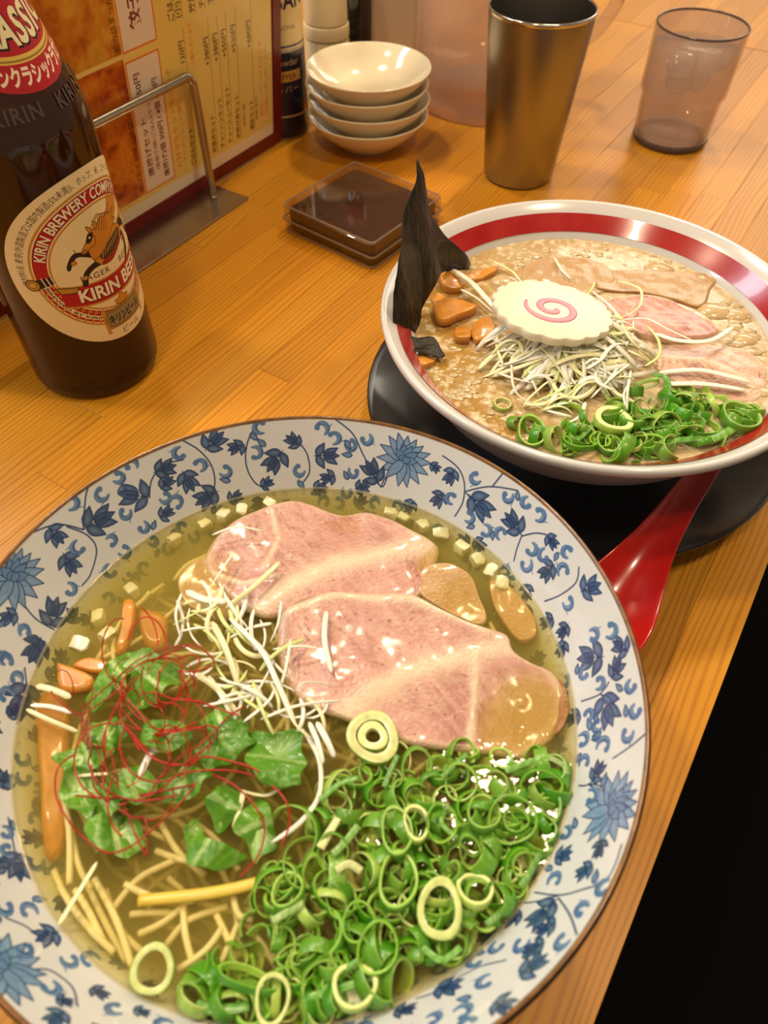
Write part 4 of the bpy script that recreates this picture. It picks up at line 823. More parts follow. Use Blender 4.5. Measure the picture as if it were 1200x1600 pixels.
# ------------------------------------------------------------------ near bowl: clear broth, noodles
BROTH = clear('clear_golden_broth', (.97, .955, .86, 1), 1.33, .015, volume=((.96, .83, .05, 1), 80), scatter=((1, .92, .45, 1), 95), bump=(170, .14))
r_in = lambda z: float(np.interp(z, [p[1] for p in pin[::-1]], [p[0] for p in pin[::-1]]))
bz = [.0246, .0252, .0278, .0335, .042, .0512]
o = obj('clear_broth', mesh('clear_broth', *lathe([(0, .0245)] + [(r_in(z) - .0003, z) for z in bz] + [(r_in(BZ) - .0002, BZ), (.1008, BZ - .0003), (0, BZ - .0003)], 128), BROTH, sharp=40), None, (BX, BY, 0)); tag(o, 'clear golden broth filling the blue and white bowl', 'soup')
FOAM = clear('pale_broth_foam', (.97, .95, .88, 1), 1.34, .05, haze=.30, haze_col=(.85, .80, .60, 1))
o = obj('broth_foam', mesh('broth_foam', *tube([(r_in(BZ) * math.cos(t) * .9975, r_in(BZ) * math.sin(t) * .9975, BZ + .0001) for t in np.linspace(0, 2 * PI, 49)[:-1]], .0007, .0005, n=6, per=4, closed=True), FOAM), None, (BX, BY, 0)); tag(o, 'thin foam line where the golden broth meets the patterned bowl', 'foam')
NOOD = principled('noodle', srgb(244, 234, 192), .35, spec=.4, rand=.12)
def noodle_path(r, cx, cy, R, z0, z1, L):
    a, d = r.uniform(0, 2 * PI), r.uniform(0, 2 * PI); rr = R * math.sqrt(r.random()); p = Vector((cx + rr * math.cos(a), cy + rr * math.sin(a), r.uniform(z0, z1))); P = []
    k = r.uniform(-1, 1) * 30
    for i in range(7):
        q = Vector((p.x, p.y, p.z)); lim = min(R, r_in(q.z) - .004); P.append(inside(q, cx, cy, lim)); d += k * L / 6 + r.uniform(-.2, .2); p = p + Vector((math.cos(d), math.sin(d), 0)) * (L / 6); p.z = min(max(p.z + r.uniform(-.002, .002), z0), z1)
    return P
rn = random.Random(21); g = G()
for k in range(240):
    v, f = tube(noodle_path(rn, BX, BY, .082, .036, .0535, rn.uniform(.05, .11)), .00105, n=5, per=3); g.add(v, f)
tag(obj('noodle_nest', g.mesh('noodle_nest', NOOD)), 'tangle of thin noodles sunk in the golden broth', 'noodles', kind='stuff')
P3 = lambda x, y, z: on(x / 2.308, 1000 + y / 2.308, z)
P5 = lambda x, y, z: on(60 + x / 4.615, 900 + y / 4.615, z)
P6 = lambda x, y, z: on(250 + x / 1.846, 760 + y / 1.846, z)
PW = lambda x, y, z: on(850 + x / 3.43, 380 + y / 3.43, z)
PN = lambda x, y, z: on(600 + x / 2, 300 + y / 2, z)
PM = lambda x, y, z: on(640 + x / 4.615, 380 + y / 4.615, z)
tr = [[(310, 870), (370, 1000), (430, 1200)], [(230, 1040), (300, 1100), (380, 1170)], [(240, 600), (280, 800), (330, 900)], [(400, 980), (500, 860), (640, 790)], [(470, 990), (550, 982), (625, 985)], [(660, 960), (668, 1060), (690, 1150)], [(720, 1220), (800, 1150), (860, 1020)], [(840, 920), (860, 990), (910, 1010)], [(270, 900), (320, 980), (350, 1120)], [(340, 860), (420, 1010), (470, 1180)], [(560, 760), (700, 800), (860, 770)], [(500, 1060), (600, 1010), (720, 900)], [(600, 1100), (680, 1010), (820, 960)], [(380, 900), (430, 1040), (520, 1130)], [(200, 900), (250, 1000), (330, 1080)], [(700, 660), (780, 720), (860, 830)], [(580, 660), (640, 760), (740, 850)], [(230, 560), (250, 700), (250, 880)], [(880, 1010), (940, 1090), (1000, 1180)], [(780, 990), (830, 1100), (850, 1180)], [(450, 880), (560, 930), (700, 940)], [(640, 1190), (740, 1120), (800, 1040)], [(150, 860), (190, 980), (280, 1120)]]
for k, l in enumerate(tr):
    z = .0530 + .0025 * rn.random(); P = [inside(P3(x, y, z + (.0010 if i == 1 else 0)), BX, BY, .096) for i, (x, y) in enumerate(l)]
    o = obj('noodle', mesh('noodle', *tube(P, .0011, .0009, n=6, per=6), NOOD)); tag(o, 'thin pale noodle just under the golden broth at the left', 'noodle', 'noodles near the broth surface')
o = obj('noodle', mesh('noodle', *tube([P3(500, 940, .0575), P3(700, 920, .0585), P3(850, 895, .0582), P3(1000, 855, .0578)], .0019, .0012, n=8, per=8), principled('yellow_noodle', srgb(222, 196, 84), .3))); tag(o, 'broad yellow noodle lying across the broth at lower left', 'noodle')

# ------------------------------------------------------------------ pork slices
PINK, PINK2, FAT, TAN, BROWN_ = lin((198, 144, 130)), lin((156, 92, 86)), lin((222, 196, 168)), lin((184, 146, 94)), lin((150, 96, 50))
MEAT = principled('cured_pork', rough=.24, spec=.55, coat=.5, coat_r=.12, sss=.04, attr=True, bump=(620, .55, .0009))
def pork(name, label, outl, z0, thick, seams=(), tans=(), sink=(), bulge=.0012, seed=0, cat='meat', rim=FAT, base=PINK, rimw=.1):
    O = [on(x, y, z0) for x, y in outl]; Sm = [([on(x, y, z0) for x, y in l], w) for l, w in seams]; Tn = [(on(x, y, z0), r) for x, y, r in tans]; Sk = [(on(x, y, z0), r, d) for x, y, r, d in sink]
    def zf(x, y):
        z = z0 + bulge * (vnoise(x * 55, y * 55, seed) - .5) * 2 + .0005 * (vnoise(x * 210, y * 210, seed + 3) - .5)
        for p, r, d in Sk: z -= d * math.exp(-((x - p.x) ** 2 + (y - p.y) ** 2) / (r * r))
        for L, w in Sm: z += .0005 * math.exp(-(seg_dist(x, y, L) / w) ** 2)
        return z
    def cf(x, y, e):
        u = x * .8 + y * .6; vv = -x * .6 + y * .8
        c = mixc(base, PINK2, 1.3 * vnoise(u * 800, vv * 150, seed + 5) * vnoise(x * 90, y * 90, seed + 8)); c = mixc(c, FAT, .40 * vnoise(x * 60, y * 60, seed + 2) * vnoise(x * 420, y * 420, seed + 1)); c = mixc(c, lin((120, 62, 56)), .8 if vnoise(u * 1500, vv * 520, seed + 6) > .93 else 0)
        for p, r in Tn: c = mixc(c, TAN, 1.1 * math.exp(-(((x - p.x) ** 2 + (y - p.y) ** 2) / (r * r)) ** 2))
        for L, w in Sm: c = mixc(c, FAT, .95 * math.exp(-((seg_dist(x, y, L) + .0012 * (vnoise(x * 300, y * 300, seed + 4) - .5)) / w) ** 2))
        c = mixc(c, rim, (e - (1 - rimw)) / rimw * .8) if e > 1 - rimw else c
        return c
    v, f, col = slab([(p.x, p.y) for p in O], zf, thick, rings=40, per=9, colf=cf)
    return tag(obj(name, mesh(name, v, f, MEAT, col=col)), label, cat, None)
pork('pork_slice', 'large pink pork slice at the front with a diagonal fat seam', [(440, 952), (470, 935), (520, 922), (600, 923), (645, 927), (690, 950), (740, 972), (790, 987), (803, 1012), (830, 1030), (868, 1048), (888, 1085), (880, 1125), (855, 1155), (820, 1178), (770, 1172), (700, 1168), (640, 1160), (590, 1140), (540, 1122), (500, 1108), (468, 1090), (446, 1060), (432, 1005)], .0612, .0045,
     seams=[([(800, 1005), (720, 1025), (640, 1050), (580, 1085), (535, 1118)], .0045), ([(445, 955), (520, 930), (640, 935), (760, 985)], .0022), ([(745, 1020), (742, 1090), (735, 1160)], .0018)], tans=[(835, 1105, .0165), (800, 1150, .012)], sink=[(850, 1120, .020, .0042), (790, 1150, .016, .002), (445, 1060, .016, .0025)], seed=1)
pork('pork_slice', 'pink pork slice behind, with a round pink lobe at its left', [(316, 880), (330, 845), (362, 815), (400, 795), (432, 784), (470, 780), (530, 800), (580, 798), (640, 825), (685, 850), (680, 885), (700, 900), (660, 925), (645, 932), (600, 934), (520, 932), (470, 942), (430, 962), (395, 958), (350, 925)], .0598, .0042,
     seams=[([(680, 850), (600, 865), (530, 880), (470, 905), (400, 955)], .0050), ([(424, 795), (436, 840), (410, 890)], .0011), ([(330, 890), (380, 910), (430, 900)], .0012)], tans=[(690, 870, .011)], sink=[(690, 880, .014, .002), (330, 900, .014, .0016)], seed=2)
pork('pork_slice', 'tan pork slice sunk in the broth at the right rear', [(652, 900), (668, 885), (700, 880), (735, 898), (750, 930), (762, 962), (748, 975), (715, 962), (680, 945), (655, 925)], .0583, .0035, tans=[(705, 925, .020)], seed=3, base=TAN)
pork('pork_slice', 'narrow brownish pork strip under the broth near the right wall', [(765, 902), (785, 905), (812, 930), (836, 965), (838, 992), (815, 1000), (790, 975), (770, 940)], .0568, .0035, tans=[(800, 950, .025)], seed=4, base=TAN, rim=lin((170, 130, 70)))
pork('pork_slice', 'pale tan pork scrap by the left rear wall of the patterned bowl', [(280, 900), (318, 870), (340, 910), (372, 945), (350, 968), (310, 955), (285, 935)], .0570, .003, tans=[(320, 920, .03)], seed=6, base=TAN)
pork('pork_edge', 'thin brown roasted edge of pork beside the right bowl wall', [(872, 1060), (884, 1070), (890, 1105), (880, 1135), (868, 1145), (876, 1110)], .0590, .003, seed=7, base=BROWN_, rim=BROWN_, cat='meat')

# ------------------------------------------------------------------ bamboo shoots, onions
MENM = principled('bamboo_shoot', srgb(206, 140, 52), .3, spec=.5, coat=.3, noise=(240, .5, srgb(178, 108, 34)), rand=.08)
def flat(name, label, cat, outl, z0, thick, mat, group=None, tilt=0.0, bulge=.0008, seed=0, rings=7, er=.35):
    O = [(p.x, p.y) for p in outl]; cx = sum(p[0] for p in O) / len(O); cy = sum(p[1] for p in O) / len(O)
    v, f, _ = slab(O, lambda x, y: z0 + tilt * (y - cy) + bulge * (vnoise(x * 120, y * 120, seed) - .5), thick, rings=rings, per=4, edge_round=er)
    return tag(obj(name, mesh(name, v, f, mat)), label, cat, group)
for k, (l, z, lb) in enumerate((([(610, 180), (690, 180), (686, 330), (620, 520), (545, 530), (590, 380)], .0580, 'upright-looking orange bamboo strip above the leaves in the patterned bowl'),
        ([(130, 640), (160, 625), (340, 690), (392, 740), (345, 810), (155, 812)], .0612, 'wedge of pinkish bamboo shoot at far left of the patterned bowl'),
        ([(240, 640), (360, 580), (550, 640), (430, 692)], .0598, 'flat bamboo piece tucked behind the pinkish wedge'),
        ([(720, 250), (860, 260), (930, 330), (900, 500), (760, 480)], .0545, 'sunken bamboo strip between the onion dice and the leek shreds'))):
    flat('bamboo_shoot', lb, 'bamboo', [P5(*q, z) for q in l], z, .0032, MENM, seed=k, tilt=.06)
flat('bamboo_shoot', 'long sunken bamboo strip along the left wall of patterned bowl', 'bamboo', [P3(*q, .0545) for q in ((135, 200), (235, 195), (240, 420), (225, 740), (160, 770), (140, 500))], .0545, .0035, MENM, seed=9)
ONI = principled('raw_onion', srgb(224, 222, 190), .25, spec=.5, coat=.3, sss=.2, rand=.08)
oni = [(125, 1005, .0070, .0585), (152, 962, .0062, .0560), (166, 990, .0060, .0570), (205, 920, .0062, .0560), (346, 797, .0060, .0580), (376, 791, .0060, .0580), (316, 812, .006, .0565), (420, 777, .0056, .0580), (662, 818, .006, .0568), (692, 828, .0066, .0575), (722, 853, .0064, .0575), (745, 872, .0060, .0575), (782, 882, .0064, .0580), (792, 905, .006, .0575), (270, 838, .0056, .0565), (610, 800, .0056, .0572), (632, 806, .005, .0565), (800, 1300, .006, .0560), (560, 1560, .0075, .0580), (830, 1352, .0058, .0560)]
for k, (x, y, s, z) in enumerate(oni):
    p = inside(on(x, y, z), BX, BY, .0955); v, f = box(-s / 2, s / 2, -s * .4, s * .4, -.0022, .0022, .0009)
    o = obj('onion_dice', mesh('onion_dice', [Vector((a + .0006 * rn.uniform(-1, 1), b + .0006 * rn.uniform(-1, 1), c)) for a, b, c in v], f, ONI, sharp=35), None, (p.x, p.y, p.z - .0012)); o.rotation_euler = (rn.uniform(-.25, .25), rn.uniform(-.25, .25), rn.uniform(0, 3)); tag(o, 'small translucent square of onion afloat in the golden broth', 'onion', 'onion dice in the golden broth')

# ------------------------------------------------------------------ leaves
LEAFM = principled('green_leaf', rough=.35, spec=.45, attr=True, coat=.15)
LG, LD, LP = lin((116, 172, 40)), lin((54, 112, 16)), lin((190, 216, 140))
leaves = [([(378, 1140), (420, 1136), (470, 1138), (477, 1190), (472, 1228), (440, 1232), (405, 1224), (384, 1186)], .0665, 'squarish dark green leaf piece at the right of the leaf pile', .15, 1.45),
 ([(130, 1088), (160, 1050), (190, 1015), (225, 1006), (242, 1016), (216, 1046), (178, 1078), (145, 1108)], .0655, 'long pale-veined leaf piece at the rear left of the pile', .75, .75), ([(198, 1048), (240, 1030), (275, 1035), (282, 1070), (250, 1097), (213, 1102), (188, 1082)], .0660, 'broad leaf piece under the upper chili threads', .7, .9),
 ([(300, 1162), (338, 1130), (385, 1128), (398, 1158), (362, 1192), (320, 1198)], .0650, 'dark leaf piece beside the squarish leaf', .1, .7), ([(78, 1186), (118, 1158), (160, 1148), (182, 1170), (150, 1197), (108, 1204)], .0640, 'pale leaf piece at the left edge of the pile', .9, .5),
 ([(88, 1235), (108, 1195), (140, 1200), (152, 1240), (140, 1284), (108, 1262)], .0630, 'drooping leaf piece at lower left of the pile', .6, 1.8), ([(128, 1292), (170, 1262), (212, 1280), (228, 1312), (190, 1338), (148, 1332)], .0625, 'pale leaf piece lowest on the left of the pile', .9, .4),
 ([(285, 1290), (300, 1274), (316, 1310), (352, 1320), (384, 1335), (340, 1360), (294, 1348)], .0620, 'folded green leaf piece low in the centre', .45, 2.6), ([(318, 1252), (345, 1224), (377, 1234), (372, 1272), (340, 1298)], .0635, 'small dark leaf piece above the folded one', .2, 1.2),
 ([(365, 1292), (400, 1240), (421, 1264), (428, 1320), (392, 1342)], .0630, 'bright leaf piece at lower right of the pile', .55, 1.9), ([(248, 1216), (290, 1194), (332, 1210), (312, 1242), (258, 1252)], .0650, 'leaf piece in the middle of the pile', .4, .4),
 ([(138, 1130), (180, 1118), (203, 1150), (170, 1172), (132, 1166)], .0648, 'yellow-green leaf piece left of centre', .8, .4), ([(228, 1132), (280, 1118), (303, 1150), (262, 1174), (222, 1162)], .0655, 'leaf piece beneath the thickest knot of chili threads', .35, .3),
 ([(168, 1212), (220, 1188), (248, 1220), (215, 1257), (173, 1252)], .0645, 'leaf piece below the chili knot', .5, .6), ([(308, 1122), (350, 1098), (377, 1124), (340, 1147)], .0645, 'small leaf piece touching the leek shreds', .6, .5), ([(120, 1250), (165, 1225), (200, 1262), (160, 1290)], .0630, 'leaf piece between the two lower left ones', .6, .8)]
for k, (l, z, lb, pale, ang) in enumerate(leaves):
    r = random.Random(k + 50); l2 = []
    for i in range(len(l)):
        (xa, ya), (xb, yb) = l[i], l[(i + 1) % len(l)]; l2 += [(xa + r.uniform(-3, 3), ya + r.uniform(-3, 3)), ((xa + xb) / 2 + r.uniform(-5, 5), (ya + yb) / 2 + r.uniform(-5, 5))]
    O = [on(x, y, z) for x, y in l2]; cx = sum(p.x for p in O) / len(O); cy = sum(p.y for p in O) / len(O); ca, sa = math.cos(ang + 1.57), math.sin(ang + 1.57)
    r = random.Random(k); amp = r.uniform(.0016, .0034); w = max(math.hypot(p.x - cx, p.y - cy) for p in O)
    zf = lambda x, y: z + amp * math.sin(((x - cx) * -sa + (y - cy) * ca) / w * 3.4 + k) + .0030 * (vnoise(x * 190, y * 190, k) - .5) + .0008 * (vnoise(x * 600, y * 600, k + 9) - .5) - .0018 * ((x - cx) ** 2 + (y - cy) ** 2) / (w * w)
    def cf(x, y, e):
        u = (x - cx) * ca + (y - cy) * sa; q = (x - cx) * -sa + (y - cy) * ca
        vein = abs(math.sin((q * 1.0 + abs(u) * .25) * 620)); c = mixc(LD, LG, .25 + .75 * pale * vnoise(x * 130, y * 130, k + 2)); c = mixc(c, LP, .45 * pale * (1 - vein) ** 3 + (.55 if abs(q) < .0008 else 0) * (.4 + pale)); return c
    v, f, col = slab([(p.x, p.y) for p in O], zf, .0005, rings=20, per=8, colf=cf, edge_round=0)
    tag(obj('green_leaf', mesh('green_leaf', v, f, LEAFM, col=col)), lb, 'leaf', 'leaf pieces in the patterned bowl')

# ------------------------------------------------------------------ shredded leek
LW = [principled('leek_white', srgb(240, 238, 222), .3, spec=.5, coat=.25, sss=.15, rand=.05), principled('leek_yellow', srgb(234, 230, 180), .3, spec=.5, coat=.25, rand=.06), principled('leek_green', srgb(204, 216, 140), .3, spec=.5, coat=.25, rand=.06)]
def shred(P, w, label, group, m=0, per=6, t=None, twist=None):
    o = obj('leek_shred', mesh('leek_shred', *tube(P, w / 2, (t or w * .34) / 2, n=8, per=per, twist=rn.uniform(-1.2, 1.2) if twist is None else twist, taper=(.35, .35)), LW[m])); return tag(o, label, 'leek', group)
LB1, GB1 = 'thin shred of white leek piled beside the pork in the patterned bowl', 'leek shreds in the patterned bowl'
sh6 = [([(62, 308), (45, 370), (60, 440)], 2.2, 0), ([(75, 302), (130, 326), (192, 332)], 5.0, 0), ([(150, 390), (190, 470), (225, 575)], 4.2, 1), ([(200, 380), (290, 470), (340, 570), (392, 690)], 3.4, 0), ([(322, 395), (260, 408), (190, 442)], 2.8, 0), ([(480, 360), (474, 440), (495, 538)], 3.6, 0), ([(376, 440), (366, 510), (350, 572)], 1.8, 0), ([(325, 470), (400, 460), (456, 466)], 1.6, 0),
       ([(100, 540), (160, 580), (232, 665)], 4.0, 1), ([(240, 680), (310, 622), (332, 580)], 2.0, 0), ([(290, 672), (400, 632), (522, 618)], 1.8, 0), ([(390, 592), (420, 564), (497, 572)], 1.1, 0), ([(60, 418), (110, 408), (165, 412)], 1.6, 0), ([(346, 218), (270, 290), (190, 352)], 3.6, 1), ([(212, 190), (150, 282)], 1.6, 0), ([(150, 140), (220, 117), (296, 130)], 1.6, 0), ([(430, 680), (455, 740), (470, 800)], 3.0, 0), ([(452, 680), (480, 730), (503, 782)], 3.6, 0), ([(350, 330), (340, 395), (318, 450)], 1.8, 0), ([(250, 640), (300, 560), (330, 500)], 1.6, 0)]
SL = {0: 'curled white strand at the far left end of the leek pile', 1: 'broad white flake on top of the leek pile', 2: 'broad yellowish strip down the middle of the leek pile', 3: 'long cream strip running through the leek pile towards the pork', 5: 'short broad white strip lying alone on the front pork slice', 8: 'broad pale yellow strip touching the leaves', 13: 'pale yellow strip lying on the rear pork slice', 15: 'thin white sliver on the round lobe of the rear pork slice', 16: 'cream stub right of the squarish leaf', 17: 'second cream stub right of the squarish leaf'}
for kk, (l, w, m) in enumerate(sh6):
    z = .0640 + .002 * rn.random(); n_ = len(l)
    shred([P6(x, y, z + (.0018 if 0 < i < n_ - 1 else 0)) for i, (x, y) in enumerate(l)], w * .00062, SL.get(kk, LB1), GB1, m, 8)
for l, w, m in (([(1090, 320), (1150, 430), (1150, 560), (1080, 660), (980, 730)], 4, 0), ([(530, 300), (560, 350), (640, 370)], 2, 0), ([(500, 500), (550, 400), (600, 395)], 6, 0), ([(110, 235), (180, 240), (262, 262)], 4, 0), ([(130, 165), (190, 180), (256, 208)], 6, 1), ([(95, 250), (180, 290), (282, 332)], 4, 1), ([(280, 490), (380, 482), (482, 478)], 3, 1), ([(210, 1030), (280, 915), (350, 800)], 4, 1), ([(1030, 520), (960, 560), (860, 540)], 3, 1), ([(880, 540), (860, 620), (840, 680)], 5, 1)):
    shred([P3(x, y, .0618 + .0014 * rn.random()) for x, y in l], w * .00042, LB1, GB1, m, 8)
po = [(285, 935), (350, 925), (430, 1000), (470, 1080), (505, 1120), (440, 1130), (370, 1110), (320, 1080), (285, 1010)]
for k in range(46):
    x, y = rand_in(po, rn); a = rn.gauss(.95, .75); L = rn.uniform(26, 70); z = .0615 + .0035 * rn.random(); b = rn.uniform(-.5, .5)
    P = [on(x + math.cos(a + b * t) * L * t, y + math.sin(a + b * t) * L * t, z + .0022 * (1 - t * t) + .0006 * rn.uniform(-1, 1)) for t in (-1, -.4, .2, .7, 1)] if L < 40 else [on(x + math.cos(a + b * t) * L * t * .7, y + math.sin(a + b * t) * L * t * .7, z + .0025 * (1 - t * t)) for t in (-1, -.5, 0, .5, 1)]
    shred([inside(p, BX, BY, .097) for p in P], rn.uniform(.0009, .0021), LB1, GB1, rn.choice((0, 0, 0, 1, 1, 2)), 5)

# ------------------------------------------------------------------ spring onion rings
SCAL = principled('spring_onion', rough=.32, spec=.5, coat=.18, coat_r=.12, attr=True, rand=.16, sss=.08)
def ring_mesh(R, wall, h, oval, pale, seed, arc=2 * PI, n=26):
    r = random.Random(seed); ph = [r.uniform(0, 6.3) for _ in range(3)]; full = arc > 6.2; v, f, c = [], [], []
    outc, inc, cut = mixc(lin((68, 138, 16)), lin((172, 200, 92)), pale), mixc(lin((164, 202, 80)), lin((228, 230, 170)), pale), mixc(lin((124, 182, 44)), lin((220, 226, 150)), pale)
    sec = [(1, -.5, outc), (1.01, 0, outc), (1, .5, outc), (.97, .56, cut), (1 - wall / R * .6, .56, cut), (1 - wall / R, .48, inc), (1 - wall / R, -.48, inc), (1 - wall / R * .6, -.56, cut), (.97, -.56, cut)]; m = len(sec)
    for i in range(n + (0 if full else 1)):
        a = arc * i / n; k = 1 + .06 * math.sin(2 * a + ph[0]) + .04 * math.sin(3 * a + ph[1])
        for s, zz, cc in sec: v.append((R * s * k * math.cos(a) * oval, R * s * k * math.sin(a) / oval, zz * h + .0003 * math.sin(2 * a + ph[2]))); j = 1 + .13 * math.sin(i * 2.4 + ph[0]) * math.sin(i * .9 + ph[1]); c.append(tuple(q * j for q in cc))
    N_ = n if full else n
    for i in range(N_):
        i2 = (i + 1) % n if full else i + 1
        for j in range(m): f.append((i * m + j, i2 * m + j, i2 * m + (j + 1) % m, i * m + (j + 1) % m))
    if not full: f += [tuple(range(m - 1, -1, -1)), tuple(range(n * m, n * m + m))]
    return mesh('spring_onion_ring', v, f, SCAL, col=c, sharp=50)
rr = random.Random(5)
RM = [ring_mesh(rr.uniform(.0038, .0064), rr.uniform(.0005, .0010), rr.uniform(.0024, .0048), rr.uniform(.86, 1.2), (0, .1, .2, .1, .35, .55, .9, .05, .15, .25, .7, .0)[k], k) for k in range(12)]
RA = [ring_mesh(rr.uniform(.0048, .0088), .0007, rr.uniform(.0028, .0052), rr.uniform(.9, 1.25), rr.choice((0, .05, .15, .3)), 40 + k, arc=rr.uniform(1.3, 4.2), n=16) for k in range(10)]
R1 = ring_mesh(1, .14, .5, 1.0, .15, 77); RP = ring_mesh(1, .2, .45, 1.0, .85, 78); RG = ring_mesh(1, .11, .36, 1.0, .0, 79); RY = ring_mesh(1, .3, .4, 1.0, .75, 80)
def put_ring(me, p, rot, sc, label, group):
    o = bpy.data.objects.new('spring_onion_ring', me); COL.objects.link(o); o.location = p; o.rotation_euler = rot; o.scale = sc; return tag(o, label, 'spring onion', group)
LS1, GS1 = 'bright green spring onion cut heaped at the front right of the patterned bowl', 'spring onions in the patterned bowl'
hp = [(425, 1345), (470, 1280), (540, 1215), (600, 1180), (680, 1170), (760, 1180), (850, 1185), (885, 1240), (885, 1310), (862, 1370), (810, 1430), (730, 1490), (650, 1535), (560, 1575), (470, 1590), (330, 1590), (260, 1565), (330, 1500), (400, 1440)]
hc = on(640, 1380, .06)
for k in range(225):
    x, y = rand_in(hp, rr); q = on(x, y, .06); d = math.hypot(q.x - hc.x, q.y - hc.y); z = .0570 + max(0, .0058 * (1 - d / .055)) * (.35 + .65 * rr.random()) + .001 * rr.random()
    p = inside(on(x, y, z), BX, BY, .0955); me = rr.choice(RM) if rr.random() < .56 else rr.choice(RA); t = rr.gauss(0, .5) if rr.random() < .55 else rr.uniform(-1.4, 1.4)
    put_ring(me, p, (t, rr.gauss(0, .4), rr.uniform(0, 6.28)), (rr.uniform(.8, 1.15),) * 3, LS1, GS1)
# the rings that lie open on top, each where the photo shows it
for x, y, a, b, m, tz, z in ((650, 1287, 20, 27, RP, .3, .0655), (622, 1377, 29, 37, R1, .2, .0660), (687, 1420, 29, 40, RY, .15, .0665), (755, 1272, 26, 28, R1, .4, .0640), (735, 1330, 17, 25, R1, .7, .0650), (720, 1222, 26, 25, R1, .3, .0635), (620, 1300, 24, 34, R1, .2, .0655), (742, 1392, 28, 24, RP, .5, .0650), (650, 1195, 25, 24, R1, .6, .0630), (616, 1218, 13, 14, R1, .2, .0640), (800, 1280, 34, 34, RG, .35, .0640), (806, 1282, 18, 20, RG, .3, .0640), (450, 1393, 24, 26, R1, .5, .0635), (556, 1555, 32, 26, RP, .3, .0640), (425, 1567, 24, 28, RP, .2, .0635), (230, 1532, 26, 30, RY, .1, .0610), (590, 1480, 26, 34, RG, .3, .0660), (385, 1530, 40, 18, RG, .8, .0625), (560, 1440, 22, 26, RG, .2, .066), (845, 1225, 30, 22, RG, .7, .062), (690, 1285, 22, 28, RG, .4, .067), (520, 1330, 22, 26, RG, .5, .064)):
    p = inside(on(x, y, z), BX, BY, .094); s = (p - CAM_O).length / CAM_F; lb = {(687, 1420): 'largest thick pale oval ring low on the green heap', (650, 1287): 'pale upright oval ring at the top middle of the green heap', (622, 1377): 'tall green oval ring left of the largest pale ring', (755, 1272): 'round thin-walled ring near the right of the green heap', (230, 1532): 'lone thick pale ring at the lower left of the patterned bowl', (556, 1555): 'wide pale ring at the very front edge of the soup', (616, 1218): 'smallest round ring at the upper edge of the heap', (450, 1393): 'green ring at the left edge of the heap by the noodles', (800, 1280): 'large dark ring at the far right with another nested inside', (806, 1282): 'small dark ring nested inside a larger one at the right', (425, 1567): 'pale round ring left of the wide front one', (742, 1392): 'pale ring just right of the largest pale ring'}.get((x, y), LS1)
    put_ring(m, p, (tz * rr.choice((-1, 1)), tz * .5 * rr.uniform(-1, 1), rr.uniform(-.3, .3)), (a * s, b * s * 1.04, (a + b) / 2 * s), lb, GS1)
def stalk(P, w, label, group, pale):
    v, f = tube(P, w / 2, w * .16, n=10, per=6, twist=rr.uniform(-.5, .5)); c = [mixc(lin((70, 146, 34)), lin((222, 224, 160)), pale + .12 * math.sin(i)) for i in range(len(v))]
    return tag(obj('spring_onion_strip', mesh('spring_onion_strip', v, f, SCAL, col=c)), label, 'spring onion', group)
for l, w, p in (([(500, 1325), (515, 1300), (528, 1278)], 7, .95), ([(520, 1335), (540, 1315), (560, 1290)], 6, .2), ([(480, 1560), (560, 1535), (610, 1515)], 6, .1), ([(830, 1400), (850, 1385), (868, 1350)], 5, .15), ([(760, 1445), (790, 1450), (815, 1455)], 5, .15), ([(850, 1180), (880, 1195), (900, 1215)], 5, .35), ([(790, 1205), (830, 1190), (855, 1180)], 5, .15), ([(690, 1215), (710, 1195), (730, 1178)], 4.5, .1), ([(700, 1260), (690, 1285), (715, 1310)], 4, .15), ([(600, 1230), (610, 1205), (622, 1180)], 4.5, .1), ([(425, 1440), (450, 1425), (475, 1412)], 6, .3), ([(300, 1590), (340, 1578), (390, 1572)], 7, .1), ([(500, 1560), (520, 1530), (560, 1500)], 4, .1), ([(660, 1480), (690, 1500), (720, 1480)], 5, .1), ([(525, 1360), (545, 1350), (565, 1362)], 6, .8), ([(500, 1250), (530, 1225), (560, 1215)], 5, .1)):
    sl_ = {(500, 1325): 'cream split stalk piece at the left edge of the green heap', (520, 1335): 'green stalk strip hugging the cream piece at its right', (480, 1560): 'long green strip along the front of the soup', (830, 1400): 'curved green strip against the right bowl wall', (760, 1445): 'short green strip poking over the right front of the heap', (850, 1180): 'bent pale green strip under the pork tip', (790, 1205): 'green strip just below the tan end of the pork', (690, 1215): 'green strip leaning on the bottom edge of the pork', (425, 1440): 'pale green strip left of the heap among the noodles', (300, 1590): 'green strip at the very front left of the heap', (525, 1360): 'short yellow curl near the cream stalk piece', (600, 1230): 'small upright strip right of the round leek slice', (500, 1250): 'green strip below the round leek slice'}.get(l[0], 'thin split strip lying across the rings of the green heap')
    stalk([inside(on(x, y, .0655 - (.004 if y > 1500 or x > 810 else 0) + .001 * rr.random()), BX, BY, .098) for x, y in l], w * .00042, sl_, 'spring onion strips in the patterned bowl', p)
t = thing('leek_slice', 'round white leek slice with an inner ring touching the front pork slice', 'leek', on(583, 1152, .0645), 0.2)
s_ = (on(583, 1152, .0645) - CAM_O).length / CAM_F
for nm, a, w in (('outer_layer', 39, .36), ('inner_layer', 22, .5)):
    me = ring_mesh(a * s_, a * s_ * w, .0030, 1.0, 1.0, 90 + int(a)); o = obj(nm, me, t); o.rotation_euler = (.06, -.05, 0); o.location = (0, 0, .0002 if a < 30 else 0)

